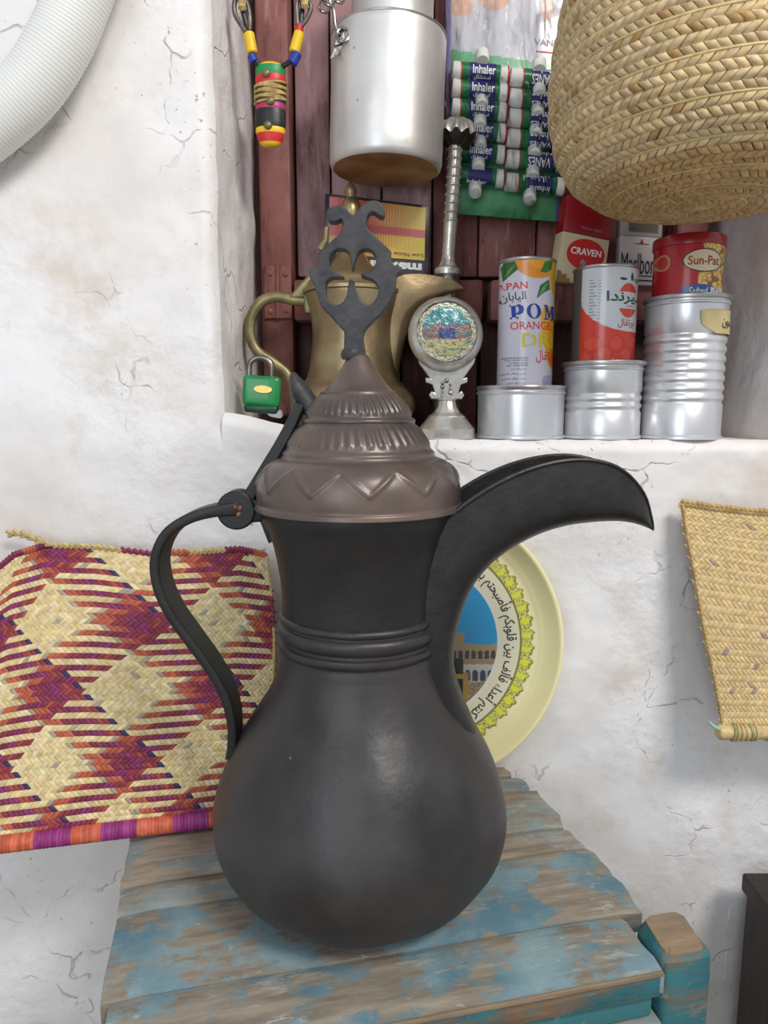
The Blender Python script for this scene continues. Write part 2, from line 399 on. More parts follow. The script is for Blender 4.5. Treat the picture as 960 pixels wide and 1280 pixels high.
M['chestbrown'] = layered('worn_brown_planks', S(120, 108, 94), S(160, 148, 130), S(108, 128, 134), S(144, 152, 150), S(174, 164, 146), grain=(3, 22, 22), amount=(0.44, 0.53), light=S(188, 190, 186), wst=.014, pscale=16)
M['chestteal'] = layered('teal_painted_board', S(96, 76, 58), S(130, 104, 78), S(28, 82, 92), S(58, 116, 122), S(150, 128, 98), grain=(3, 30, 30), amount=(0.50, 0.62), light=S(150, 170, 166))
M['bare'] = layered('bare_splintered_wood', S(112, 92, 72), S(152, 130, 104), S(124, 110, 92), S(146, 128, 104), S(172, 156, 132), grain=(3, 40, 40))
M['doorwood'] = layered('oxblood_painted_wood', S(86, 48, 42), S(120, 74, 64), S(112, 62, 56), S(146, 96, 90), S(168, 132, 124), grain=(40, 40, 3), amount=(0.5, 0.62), rough=0.6, pscale=7, bump=0.4)
M['doorpink'] = layered('dusty_mauve_painted_wood', S(120, 84, 82), S(146, 108, 106), S(150, 110, 112), S(176, 140, 142), S(192, 164, 162), grain=(40, 40, 3), amount=(0.5, 0.62), rough=0.6, pscale=7, bump=0.3)
M['doordark'] = layered('dark_brown_wood', S(56, 32, 30), S(80, 48, 42), S(66, 36, 34), S(92, 56, 48), S(110, 78, 68), grain=(40, 40, 3), amount=(0.45, 0.6), rough=0.65, pscale=7)

# ------------------------------------------------------------------ setting: plaster wall with a niche, floor
XL0, XR = -0.199, 0.487
Z_TOP, Z_BOT, NICHE_TOP = 1.60, -0.62, 1.32
SILL = 0.4365
def edgeL(z): return XL0 + 0.004 * fbm(z * 9, 3.3) + 0.006 * max(0, (0.50 - z)) * 0
def edgeR(z): return XR + 0.005 * fbm(z * 8, 7.7)
def lip(x):   return SILL + 0.034 * math.exp(-(max(0, x - XL0) / 0.10) ** 1.6) + 0.0012 * fbm(x * 30, 1.1)
def wallY(x, z):
    y = 0.868 + 0.034 * min(1, max(0, (0.43 - z) / 0.43))
    return y + 0.006 * fbm(x * 4.2, z * 4.2, 0.5, 3) + 0.0022 * fbm(x * 21, z * 21, 2.5, 3)
wall = MB()
def ss(a, b, x): t = min(1, max(0, (x - a) / (b - a))); return t * t * (3 - 2 * t)
def rnd(d, r=0.016): return r * (max(0, 1 - d / r)) ** 2.2
def warp(n, a=2.2): return [1 - (1 - i / (n - 1)) ** a for i in range(n)]
zs = [Z_BOT + (Z_TOP - Z_BOT) * i / 230 for i in range(231)]
NU = 84
for side in (0, 1):
    pts = []
    for t in warp(NU, 2.0):
        for z in zs:
            e = edgeL(z) if side == 0 else edgeR(z)
            far = -1.5 if side == 0 else 1.5
            x = far + (e - far) * t
            d = abs(x - e); k = ss(SILL - 0.004, SILL + 0.03, z) * (1 - ss(NICHE_TOP - 0.02, NICHE_TOP, z))
            pts.append((x, wallY(x, z) + rnd(d) * k, z))
    wall.grid(pts, NU, len(zs))
# below the sill, above the opening
pts = []; NB = 90
for i in range(121):
    for j, t in enumerate(warp(NB, 2.4)):
        s = i / 120; zt = None
        z = Z_BOT
        xl = edgeL(SILL); xr = edgeR(SILL); x = xl + (xr - xl) * s
        zt = lip(x); z = Z_BOT + (zt - Z_BOT) * t
        e0, e1 = edgeL(z), edgeR(z); x = e0 + (e1 - e0) * s
        pts.append((x, wallY(x, z) + rnd(zt - z), z))
wall.grid(pts, 121, NB)
pts = []
for i in range(61):
    for j in range(14):
        z = NICHE_TOP + (Z_TOP - NICHE_TOP) * j / 13; e0, e1 = edgeL(z), edgeR(z); x = e0 + (e1 - e0) * i / 60
        pts.append((x, wallY(x, z), z))
wall.grid(pts, 61, 14)
# jambs, sill and lintel soffit
for side in (0, 1):
    pts = []
    for i in range(24):
        for k in range(120):
            z = SILL - 0.02 + (NICHE_TOP + 0.02 - SILL) * k / 119; t = i / 23
            e = edgeL(z) if side == 0 else edgeR(z)
            y0 = wallY(e, z) + 0.016; y = y0 + (1.10 - y0) * t
            dx = 0.004 * fbm(y * 16, z * 12, 5.5) * min(1, t * 4)
            x = e + (0.010 * t + dx if side == 0 else -0.004 * t + dx)
            pts.append((x, y, z))
    wall.grid(pts, 24, 120)
pts = []
for i in range(121):
    for k in range(30):
        t = k / 29; x = edgeL(SILL) + (edgeR(SILL) - edgeL(SILL)) * i / 120
        z0 = lip(x); y0 = wallY(x, z0) + 0.016; y = y0 + (1.12 - y0) * t ** 1.3
        z = SILL + (z0 - SILL) * (1 - ss(0.0, 0.026, y - y0 - 0.004)) - 0.0008 + 0.0004 * fbm(x * 40, y * 40)
        pts.append((x, y, z))
wall.grid(pts, 121, 30)
pts = [(x, y, NICHE_TOP) for x in (XL0 - .01, XR + .01) for y in (0.86, 1.12)]
wall.grid(pts, 2, 2)
ow = wall.build('wall_back', M['plaster'], kind='structure', angle=70)
fl = MB(); fl.box((0, -0.3, Z_BOT - 0.02), (3.2, 2.6, 0.04))
fl.build('floor', mk('earth_floor', S(150, 135, 118), S(176, 160, 142), scale=8, rough=0.9, bump=0.4), kind='structure')

# ------------------------------------------------------------------ painted wooden shutter at the back of the niche
door = structure('door_1', (0.1, 1.09, SILL))
def plank(x0, x1, y0, y1, Y, dep, mat, name='plank', bev=0.003, xt=None):
    """board facing the room, given by its picture box on its own front plane"""
    a = P(x0, y1, Y); b = P(x1, y0, Y)
    zb, zt = a.z, b.z; xa, xb = P(x0, (y0 + y1) / 2, Y).x, P(x1, (y0 + y1) / 2, Y).x
    m = MB(); m.box(((xa + xb) / 2, Y + dep / 2, (zb + zt) / 2), (xb - xa, dep, zt - zb), bev=bev)
    return m.build(name, mat, door)
bk = MB(); bk.box((0.144, 1.128, (SILL + 1.32) / 2 - .005), (0.72, 0.012, 1.32 - SILL + .0)); bk.build('back_board', M['doordark'], door)
DT = -160
plank(322, 363, DT, 520, 1.050, 0.05, M['doorwood'], 'post', 0.006)
plank(368, 411, DT, 346, 1.085, 0.02, M['doorpink'])
plank(413, 476, DT, 346, 1.087, 0.02, M['doorpink'])
plank(478, 541, DT, 346, 1.085, 0.02, M['doorpink'])
plank(543, 601, DT, 346, 1.086, 0.02, M['doorwood'])
plank(603, 676, DT, 346, 1.085, 0.02, M['doorwood'])
plank(678, 760, DT, 346, 1.087, 0.02, M['doorwood'])
plank(762, 850, DT, 346, 1.085, 0.02, M['doorwood'])
plank(367, 604, 349, 401, 1.040, 0.06, M['doorwood'], 'rail', 0.005)
plank(613, 850, 349, 401, 1.040, 0.06, M['doorwood'], 'rail', 0.005)
for a, b, m_ in ((367, 430, 'doordark'), (432, 500, 'doordark'), (502, 572, 'doordark'), (574, 596, 'doorwood'), (600, 668, 'doordark'), (670, 740, 'doordark'), (742, 850, 'doordark')):
    plank(a, b, 403, 541, 1.088, 0.02, M[m_])
plank(852, 893, DT, 541, 1.050, 0.05, M['doorwood'], 'post', 0.006)
hg = MB()
for (x0, x1) in ((331, 346), (348, 364)):
    a = P(x0, 398, 1.046); b = P(x1, 332, 1.046); hg.box(((a.x + b.x) / 2, 1.0475, (a.z + b.z) / 2), (b.x - a.x, 0.005, b.z - a.z), bev=0.0012)
a = P(347, 398, 1.046); b = P(347, 332, 1.046); hg.tube([a, b], 0.004, 10)
hinge = subroot(hg.build('hinge', M['doorwood'], door), door)
for (x, y) in ((338, 342), (338, 365), (338, 389), (357, 343), (357, 388)):
    q = MB(); c = P(x, y, 1.046); q.ball((c.x, c.y - .001, c.z), 0.0042, 10, (1, .5, 1)); q.build('rivet', M['doorwood'], hinge)

# ------------------------------------------------------------------ blue wooden chest
A12 = R(12.5); cu, su = math.cos(A12), math.sin(A12)
def W(u, v, z): return Vector((u * cu - v * su, u * su + v * cu, z))
chest = thing('wooden_chest', 'weathered blue painted plank chest carrying the big black coffee pot', 'chest', W(0.12, 0.65, Z_BOT), rz=A12)
def board(u0, u1, v0, v1, z0, z1, mat, name='plank', rag=0.0, seed=0, n=16, drop=0.0):
    """top board with a worn, ragged right-hand end"""
    m = MB(); top = []; NV = 8
    for i in range(n + 1):
        for j in range(NV + 1):
            t = j / NV; v = v0 + (v1 - v0) * t
            ue = u1 + rag * fbm(v * 45, seed * 3.1, 1.0, 3)
            us = u0 + 0.3 * rag * fbm(v * 40, seed * 5.1, 2.0, 2)
            u = us + (ue - us) * (i / n)
            edge = min(t, 1 - t) * (v1 - v0); eu = min(i / n, 1 - i / n) * (u1 - u0)
            z = z1 - 0.003 * math.exp(-edge / 0.003) - 0.003 * math.exp(-eu / 0.004) + 0.0012 * fbm(u * 7, v * 30, seed) - drop * ss(u1 - .09, u1, u)
            top.append((W(u, v, z), W(u, v, z0)))
    k = NV + 1
    m.grid([p[0] for p in top], n + 1, k)
    m.grid([p[1] for p in top], n + 1, k)
    base = (n + 1) * k
    rim = [i * k for i in range(n + 1)] + [n * k + j for j in range(1, k)] + [i * k + k - 1 for i in range(n - 1, -1, -1)] + [j for j in range(k - 2, 0, -1)]
    for a in range(len(rim)):
        p, q = rim[a], rim[(a + 1) % len(rim)]; m.f.append((p, q, q + base, p + base))
    o = m.build(name, mat, chest, angle=50)
    return o
board(-0.121, 0.351, 0.812, 0.836, -0.024, 0.000, M['chestbrown'], rag=0.004, seed=1)
board(-0.122, 0.362, 0.774, 0.8105, -0.024, -0.002, M['chestbrown'], rag=0.006, seed=2)
board(-0.120, 0.368, 0.691, 0.7725, -0.024, 0.000, M['chestbrown'], rag=0.006, seed=3)
board(-0.118, 0.370, 0.6485, 0.6885, -0.024, -0.001, M['chestbrown'], rag=0.005, seed=4)
board(-0.1155, 0.375, 0.545, 0.6470, -0.024, 0.0015, M['chest'], rag=0.005, seed=5)
board(-0.108, 0.352, 0.476, 0.5446, -0.024, 0.000, M['chest'], rag=0.002, seed=6)
fb = MB(); fb.hexa([W(u, v, z) for z in (-0.0055, -0.0008) for (u, v) in ((-0.108, 0.4722), (0.350, 0.4722), (0.350, 0.4755), (-0.108, 0.4755))], 0.0012)
fb.build('front_edge', M['bare'], chest, label='bare splintered front edge')
def cbox(u0, u1, v0, v1, z0, z1, name, mat, bev=0.003):
    m = MB(); m.hexa([W(u, v, z) for z in (z0, z1) for (u, v) in ((u0, v0), (u1, v0), (u1, v1), (u0, v1))], bev)
    return m.build(name, mat, chest)
cbox(-0.106, 0.347, 0.4728, 0.4756, -0.024, -0.006, 'board_face', M['chestteal'], .0008)
cbox(-0.110, 0.346, 0.480, 0.500, -0.050, -0.025, 'rail', M['chestteal'])
cbox(-0.110, 0.352, 0.4735, 0.500, -0.057, -0.051, 'rail', M['chestbrown'], 0.002)
cbox(-0.110, 0.350, 0.485, 0.505, -0.36, -0.058, 'front_panel', M['chestteal'])
for uu in (-0.105, 0.345): cbox(uu - .010, uu + .010, 0.505, 0.82, -0.36, -0.026, 'side_panel', M['chestteal'])
cbox(-0.11, 0.35, 0.815, 0.83, -0.36, -0.026, 'back_panel', M['chestbrown'])
# corner posts; the front right one stands proud of the top
post = MB(); ps = []
for z, g in ((Z_BOT, 0), (-0.3, 0), (-0.08, 0.001), (-0.02, 0.0015), (-0.001, 0.001), (0.006, -0.004)):
    ring = []
    for k in range(24):
        a = 2 * pi * k / 24; cx_, sx_ = math.cos(a), math.sin(a)
        e = 0.32; x = math.copysign(abs(cx_) ** e, cx_); y = math.copysign(abs(sx_) ** e, sx_)
        ring.append(W(0.3795 + (0.0235 + g) * x, 0.503 + (0.023 + g) * y, z + 0.0018 * fbm(a * 2, z * 30) + (0.004 * y if z > 0 else 0)))
    ps.append(ring)
post.loft(ps); fr_post = subroot(post.build('post', M['chestteal'], chest, angle=50), chest)
cp = MB(); ring0 = ps[-1]
cp.loft([[p + Vector((0, 0, -.004)) + (p - W(0.379, 0.503, p.z)) * 0.03 for p in ring0], [p + Vector((0, 0, 0.001)) for p in ring0], [W(0.379, .503, 0.008) + (p - W(0.379, 0.503, 0.006)) * 0.75 for p in ring0]])
cp.build('worn_end', M['bare'], fr_post, label='bare worn top of the post')
for (u, v) in ((-0.085, 0.500), (-0.085, 0.80), (0.33, 0.80)):
    q = MB(); q.hexa([W(u + du, v + dv, z) for z in (Z_BOT, -0.026) for (du, dv) in ((-.018, -.018), (.018, -.018), (.018, .018), (-.018, .018))], .003); q.build('post', M['chestteal'], chest)

# ------------------------------------------------------------------ the big black coffee pot
YD = 0.655; DX = -0.0235
pot = thing('coffee_pot', 'very large black coffee pot with pierced finial and long beak spout on the blue chest', 'coffee pot', (DX, YD, 0.002))
def O3(z): return Vector((DX, YD, z))
prof = [(0.0, 0.004), (0.070, 0.004), (0.083, 0.0022), (0.090, 0.005), (0.102, 0.011), (0.1165, 0.021), (0.129, 0.034), (0.1385, 0.050), (0.1432, 0.066), (0.1447, 0.082), (0.1432, 0.098),
        (0.1395, 0.112), (0.1335, 0.128), (0.1245, 0.146), (0.1135, 0.165), (0.102, 0.183), (0.092, 0.199), (0.0845, 0.214), (0.0795, 0.228), (0.0765, 0.240)]
prof = [(p.x, p.y) for p in catmull([Vector((r, z, 0)) for r, z in prof], 4)]
def potbump(a, r, z):
    k = 0.0013 * fbm(math.cos(a) * 2.2, math.sin(a) * 2.2, z * 14, 3) if r > 0.05 else 0
    return r + k, z
prof += [(0.0762, 0.2475), (0.0752, 0.2495), (0.0756, 0.2505), (0.0785, 0.2530), (0.0790, 0.2560), (0.0782, 0.2590), (0.0752, 0.2602), (0.0748, 0.2625), (0.0772, 0.2650), (0.0788, 0.2685),
         (0.0788, 0.2725), (0.0770, 0.2755), (0.0746, 0.2765), (0.0744, 0.2785), (0.0765, 0.2800), (0.0772, 0.2822), (0.0762, 0.2845), (0.0738, 0.2856)]
body = MB(); body.lathe(prof, (DX, YD, 0), 96, fn=potbump, cap1=False)
pbody = body.build('body', M['pot'], pot, angle=50)
neck = [(0.0738, 0.2856), (0.0736, 0.300), (0.0745, 0.315), (0.0768, 0.332), (0.0800, 0.348), (0.0838, 0.362), (0.0878, 0.373), (0.0905, 0.380), (0.0900, 0.383), (0.086, 0.383)]
nk = MB(); nk.lathe(neck, (DX, YD, 0), 96, cap0=False, cap1=True)
pneck = nk.build('neck', M['potneck'], pot, angle=50)

# lid: dome with chevrons, two fluted tiers, cone
def lidfn(a, r, z):
    if 0.4025 < z < 0.4275:                                   # embossed zigzag
        ph = ((a + pi / 2 - 0.13) / (2 * pi) * 12) % 1.0
        zz = 0.4045 + 0.0205 * (1 - abs(1 - 2 * ph)) if False else 0.4045 + 0.0205 * abs(2 * (ph - round(ph)))
        d = abs(z - zz) / 1.6
        r += 0.0019 * math.exp(-(d / 0.0013) ** 2)
    for (z0, z1) in ((0.4405, 0.4605), (0.4685, 0.4865)):     # slanting flutes
        if z0 < z < z1:
            t = (z - z0) / (z1 - z0); e = min(1, 5 * min(t, 1 - t))
            r += 0.0017 * e * (0.5 + 0.5 * math.cos(46 * (a + 0.05 * t))) ** 0.8
    return r, z
lp = [(0.0905, 0.3835), (0.0962, 0.3838), (0.0965, 0.386), (0.0958, 0.3885), (0.0945, 0.390), (0.0948, 0.396), (0.0945, 0.403), (0.0928, 0.411), (0.0895, 0.4185), (0.0845, 0.4245), (0.0785, 0.4285), (0.0722, 0.4305)]
lp = [(p.x, p.y) for p in catmull([Vector((r, z, 0)) for r, z in lp], 6)]
lp += [(0.0712, 0.4320), (0.0702, 0.4335), (0.0706, 0.4352), (0.0690, 0.4368)]
lp += [(0.0672 - 0.0155 * (i / 16) ** 1.12 + 0.0006 * math.sin(pi * i / 16), 0.4385 + 0.0235 * i / 16) for i in range(17)]
lp += [(0.0522, 0.4630), (0.0526, 0.4645), (0.0512, 0.4660)]
lp += [(0.0490 - 0.0135 * (i / 16) ** 1.2 + 0.001 * math.sin(pi * i / 16), 0.4672 + 0.0205 * i / 16) for i in range(17)]
lp += [(0.0352, 0.4884), (0.0352, 0.4896), (0.0338, 0.4905), (0.0312, 0.4912), (0.0230, 0.5010), (0.0150, 0.5125), (0.0100, 0.5215), (0.0085, 0.5235), (0.0, 0.5235)]
lm = MB(); lm.lathe(lp, (DX, YD, 0), 288, fn=lidfn, cap1=False)
lid = subroot(lm.build('lid', M['lid'], pot, angle=60), pot)

# pierced finial: outline and opening traced as a plate 11 mm thick standing on the cone
def FN(pts): return [((x / 5.82 + 370), (y / 5.82 + 230)) for x, y in pts]
outer = FN([(360, 1262), (352, 1180), (352, 1085), (320, 1040), (250, 962), (185, 892), (150, 785), (128, 722), (105, 690), (108, 625), (165, 600), (165, 520), (240, 445), (310, 385), (335, 345), (345, 300), (335, 272), (290, 287), (240, 278), (225, 230), (240, 195), (275, 175), (330, 172), (365, 190), (390, 215), (420, 238),
            (445, 218), (470, 185), (500, 155), (535, 138), (590, 138), (630, 170), (648, 215), (640, 248), (610, 248), (560, 216), (530, 235), (514, 280), (518, 330), (570, 385), (640, 450), (690, 500), (690, 555), (715, 600), (765, 612), (765, 650), (735, 672), (728, 740), (710, 820), (640, 925), (560, 1010), (505, 1070), (492, 1130), (500, 1180), (495, 1262)])
hole = FN([(262, 625), (250, 590), (252, 545), (280, 500), (320, 485), (360, 490), (390, 520), (402, 570), (408, 628), (422, 628), (436, 560), (460, 510), (500, 488), (545, 494), (575, 530), (582, 575), (565, 620), (530, 650), (482, 662), (482, 682), (530, 698), (575, 720), (600, 765), (594, 815), (565, 868), (525, 888), (480, 860), (450, 810), (432, 750), (424, 712), (405, 698), (388, 715), (382, 760), (370, 820), (345, 865), (300, 888), (255, 868), (228, 825), (220, 770), (228, 722), (265, 695), (320, 692), (352, 690), (340, 672), (298, 655)])
fo = P(440, 443, YD); k_ = [0]
def smooth_loop(lp, n=3):
    m = len(lp); out = []
    for i in range(m):
        p0, p1, p2, p3 = (Vector((*lp[(i + d) % m], 0)) for d in (-1, 0, 1, 2))
        for k in range(n):
            t = k / n; q = 0.5 * ((2 * p1) + (p2 - p0) * t + (2 * p0 - 5 * p1 + 4 * p2 - p3) * t * t + (3 * p1 - p0 - 3 * p2 + p3) * t ** 3); out.append((q.x, q.y))
    return out
def plane_loop(lp, Y): 
    r = []
    for x, y in lp:
        q = P(x, y, Y); r.append((q.x, q.z))
    return r
vs, fs = flat_shape([plane_loop(smooth_loop(outer), YD), plane_loop(smooth_loop(hole), YD)], 0.012, 0.0012)
fm = MB(); fm.add([(x, YD - 0.000 + z_, y) for (x, y, z_) in vs], fs)
fin = fm.build('finial', M['finial'], lid, angle=35)
fc = MB(); fc.lathe([(0.0092, 0.5195), (0.0105, 0.5225), (0.0100, 0.5265), (0.0085, 0.5285), (0, 0.5285)], (P(440, 443, YD).x, YD, 0), 28, cap1=False)
fc.build('collar', M['finial'], lid)

# beak spout: an open channel swept from the belly up the neck to the tip
Tp = [(580, 934), (566, 917), (551, 893), (538, 862), (527, 825), (523, 780), (524, 730), (532, 684), (556, 640), (598, 608), (645, 585), (692, 573), (735, 573), (770, 586), (798, 614), (812, 646), (816, 661)]
Bp = [(601, 934), (598, 917), (589, 893), (576, 862), (567, 825), (571, 780), (588, 733), (612, 703), (640, 682), (672, 666), (706, 656), (738, 652), (766, 651), (787, 653), (802, 657), (812, 661), (817, 664)]
Wd = [0.020, 0.029, 0.035, 0.038, 0.040, 0.041, 0.041, 0.041, 0.040, 0.038, 0.035, 0.031, 0.027, 0.022, 0.014, 0.005, 0.0012]
def interp_list(L_, n): return [p for p in catmull([Vector((q[0], q[1], 0)) for q in L_], n)]
Tq, Bq, Wq = interp_list(Tp, 4), interp_list(Bp, 4), [p.x for p in catmull([Vector((q, 0, 0)) for q in Wd], 4)]
rings = []; TH = 0.0035
for i, (t, b, wd) in enumerate(zip(Tq, Bq, Wq)):
    T_, B_ = P(t.x, t.y, YD), P(b.x, b.y, YD); D = B_ - T_; L_ = D.length
    th = min(TH, wd * 0.45); wi = max(wd - th, 0.0003); br = min(L_ * 0.45, wd * 0.75)
    open_ = i >= 33
    def sec(w_, depth0, depth1):     # U from one top edge round the keel to the other
        q = [];
        for a in [0, .33, .66]: q.append((w_, depth0 + (depth1 - br - depth0) * a))
        for a in range(0, 9):
            an = pi * a / 8; q.append((w_ * math.cos(an), depth1 - br + br * math.sin(an)))
        for a in [.66, .33, 0]: q.append((-w_, depth0 + (depth1 - br - depth0) * a))
        return q
    out = sec(wd, 0, L_)
    if open_: inn = sec(wi, 0.0, max(L_ - th, L_ * 0.6))[::-1]
    else: inn = sec(wi, 0.0, L_ * 0.12 + br)[::-1]
    rings.append([T_ + D.normalized() * d - Vector((0, 1, 0)) * y for (y, d) in out + inn])
sp = MB(); sp.loft(rings)
spout = subroot(sp.build('spout', M['spout'], pot, angle=42), pot)
for sgn in (1, -1):                                    # rolled bead along each lip
    bd = MB(); path = [r[0] if sgn > 0 else r[14] for r in rings[33:]]
    bd.tube([p + Vector((0, 0, -0.0003)) for p in path], lambda t: 0.0026 * (1 - 0.6 * t), 8); bd.build('lip_bead', M['spout'], spout)

# strap handle
hp = catmull([P(x, y, YD) for x, y in ((300, 634), (270, 637), (240, 646), (214, 664), (201, 694), (204, 728), (219, 762), (243, 796), (266, 828), (284, 860), (293, 892), (294, 920), (291, 940))], 6)
hm = MB(); rr = []
for i, p in enumerate(hp):
    t = (hp[min(i + 1, len(hp) - 1)] - hp[max(i - 1, 0)]).normalized(); n = Vector((t.z, 0, -t.x))
    q = i / (len(hp) - 1); th = 0.0046 + 0.002 * math.exp(-q * 10); wd = 0.0225 - 0.006 * q - .010 * math.exp(-q * 9)
    ring = []
    for a in range(16):
        an = 2 * pi * (a + .5) / 16; e = 0.22
        ring.append(p + n * (th * math.copysign(abs(math.cos(an)) ** e, math.cos(an))) + Vector((0, 1, 0)) * (wd * math.copysign(abs(math.sin(an)) ** e, math.sin(an))))
    rr.append(ring)
hm.loft(rr); hm.build('handle', M['potneck'], pot, angle=45)
# hinge: knuckle with a screw, bracket on the rim, hanging tongue, and the strap that climbs to the lid
hc = P(298, 636, YD)
Mx = Matrix.Rotation(R(90), 3, 'X')
hk = MB(); hk.lathe([(0.0165, -0.012), (0.0182, -0.0105), (0.0182, 0.0105), (0.0165, 0.012)], hc, 32, M=Mx)
hk.hexa([P(x, y, YD + dy) for dy in (-0.0105, 0.0105) for (x, y) in ((296, 655), (329, 652), (331, 628), (298, 618))], 0.002)
hk.hexa([P(x, y, YD + dy) for dy in (-0.0095, 0.0095) for (x, y) in ((336, 680), (345, 674), (331, 640), (322, 644))], 0.0015)
knuckle = subroot(hk.build('hinge', M['potneck'], pot, angle=40), pot)
for k, a in enumerate((0.6, 2.2, 3.7, 5.2)):
    s_ = MB(); c = hc + Vector((0.0034 * math.cos(a) + .001, -0.0122, 0.0040 * math.sin(a))); s_.ball(c, 0.0026, 8, (1, .6, 1)); s_.build('rivet', M['copper'], knuckle, label='worn copper rivet' if k == 0 else None)
st = MB(); sp_ = catmull([P(x, y, YD + 0.004) for x, y in ((306, 634), (320, 610), (338, 580), (354, 553), (367, 528), (377, 505))], 6); rr = []
for i, p in enumerate(sp_):
    t = (sp_[min(i + 1, len(sp_) - 1)] - sp_[max(i - 1, 0)]).normalized(); n = Vector((t.z, 0, -t.x)); q = i / (len(sp_) - 1)
    th = 0.0065 - 0.0012 * q; wd = 0.013
    rr.append([p + n * (th * a) + Vector((0, wd * b, 0)) for a, b in ((-1, -.8), (-.6, -1), (.6, -1), (1, -.8), (1, .8), (.6, 1), (-.6, 1), (-1, .8))])
st.loft(rr); strap = st.build('hinge_strap', M['potneck'], lid, angle=40)
tb = MB(); tp = catmull([P(x, y, YD + 0.004) for x, y in ((366, 466), (370, 478), (378, 494), (388, 508), (396, 520))], 6); rr = []
for i, p in enumerate(tp):
    t = (tp[min(i + 1, len(tp) - 1)] - tp[max(i - 1, 0)]).normalized(); n = Vector((t.z, 0, -t.x)); q = i / (len(tp) - 1)
    th = 0.0022 + 0.0085 * min(1, q * 2.2) * (1 - .25 * q); wd = 0.006 + 0.008 * min(1, q * 3)
    rr.append([p + n * (th * math.cos(2 * pi * a / 12)) + Vector((0, wd * math.sin(2 * pi * a / 12), 0)) for a in range(12)])
tb.loft(rr); tb.build('thumb_tab', M['finial'], lid, angle=50)

# ------------------------------------------------------------------ tins and cans on the sill
def zat(x, y, Y): return P(x, y, Y).z
def can_frame(xb0, xb1, yb, xt0, xt1, yt, Yc, zb):
    """centre, radius, height from the picture box of a standing can"""
    x = P((xb0 + xb1) / 2, yb, Yc).x; r = 0.5 * (xb1 - xb0) * pxm((xb0 + xb1) / 2, yb, Yc); h = P((xt0 + xt1) / 2, yt, Yc - r * .9).z - zb
    return Vector((x, Yc, zb)), r, h
def tin(name, label, o, r, h, beads, rimr=1.07, mat='tin', group='silver tins on the sill', toprings=True):
    t = thing(name, label, 'tin', o, group)
    p = [(0.0, 0.001), (r * .90, 0.001), (r * 1.0, 0.0), (r * 1.035, 0.0012), (r * 1.03, 0.004), (r * 0.995, 0.0055)]
    zz = 0.0055
    for b in beads:
        z0 = b * h; q = 0.0046
        p += [(r, z0 - q * 1.3), (r * .972, z0 - q * .9), (r * 1.005, z0 - q * .3), (r * 1.012, z0), (r * 1.005, z0 + q * .3), (r * .972, z0 + q * .9), (r, z0 + q * 1.3)] if False else [(r, z0 - q), (r * .966, z0 - q * .45), (r * .966, z0 - q * 0.05), (r * 1.005, z0 + q * .6)]
    top = [(r, h - 0.012), (r * 1.03, h - 0.0105), (r * 1.035, h - 0.009), (r * 1.01, h - 0.0075), (r * 1.01, h - 0.006)]
    m = MB(); m.lathe(p + top, o, 72, cap1=False); m.build('body', M[mat], t, angle=35)
    k = MB(); k.lathe([(r * 1.01, h - 0.0062), (r * rimr, h - 0.0045), (r * (rimr + .012), h - 0.0022), (r * rimr, h - 0.0004), (r * (rimr - .03), h), (r * (rimr - .055), h - 0.0012), (r * .97, h - 0.005), (0, h - 0.005)], o, 72, cap1=False, cap0=False)
    k.build('rim', M['tinrim'], t, angle=35)
    return t
o1, r1, h1 = can_frame(596, 703, 548, 597, 706, 481, 0.935, SILL)
tin1 = tin('tin_can', 'low plain silver tin with smooth sides, under the slim orange juice can', o1, r1 * .99, h1, [], 1.03)
o2, r2, h2 = can_frame(703, 797, 552, 697, 805, 450, 0.928, SILL)
tin2 = tin('tin_can', 'middle height silver tin with two ribs, under the red and white soda can', o2, r2 * .985, h2, [0.39, 0.49, 0.60], 1.085)
o3, r3, h3 = can_frame(800, 896, 554, 806, 912, 366, 0.922, SILL)
tin3 = tin('tin_can', 'tallest silver tin with many ribs and a torn cream paper label', o3, r3 * .985, h3, [0.27 + 0.067 * i for i in range(8)], 1.06)

def polymask(x, y, pts):
    ins = np.zeros(x.shape, bool); n = len(pts)
    for i in range(n):
        x0, y0 = pts[i]; x1, y1 = pts[(i + 1) % n]
        c = ((y0 > y) != (y1 > y)) & (x < (x1 - x0) * (y - y0) / ((y1 - y0) if y1 != y0 else 1e-9) + x0); ins ^= c
    return ins
def ell(x, y, cx, cy, rx, ry): return ((x - cx) / rx) ** 2 + ((y - cy) / ry) ** 2 < 1
def paint(shape, base): 
    a = np.zeros(shape + (3,), np.float32); a[:] = base; return a
def printed_can(t, o, r, h, z0, z1, colfn, nth=260, nz=150):
    """cylinder wall whose colours are a function of (s, t): s = -1..1 across the side that faces the room, t = 0..1 up"""
    th = np.linspace(0, 2 * pi, nth, endpoint=False); tt = np.linspace(0, 1, nz)
    TH_, TT = np.meshgrid(th, tt, indexing='ij')
    s = np.cos(TH_); front = np.sin(TH_) < 0
    s = np.where(front, s, np.where(s > 0, 2 - s, -2 - s))
    col = colfn(s, TT).reshape(-1, 3)
    m = MB()
    pts = [(o.x + r * math.cos(a), o.y + r * math.sin(a), o.z + z0 + (z1 - z0) * q) for a in th for q in tt]
    m.grid(pts, nth, nz, wrap_u=True, cols=[tuple(c) for c in col])
    return subroot(m.build('body', M['print'], t, angle=50), t)
def canmap(o, r, z0, z1, fx, fy, off=0.0004):
    """label pixel -> point on the can; fx(x, y) gives s, fy(y) gives t"""
    def g(x, y):
        s = fx(x, y); t = fy(y); a = math.asin(s) if abs(s) < 1 else math.copysign(pi / 2 + (abs(s) - 1) * 1.3, s)
        return Vector((o.x + (r + off) * math.sin(a), o.y - (r + off) * math.cos(a), o.z + z0 + (z1 - z0) * t))
    return g
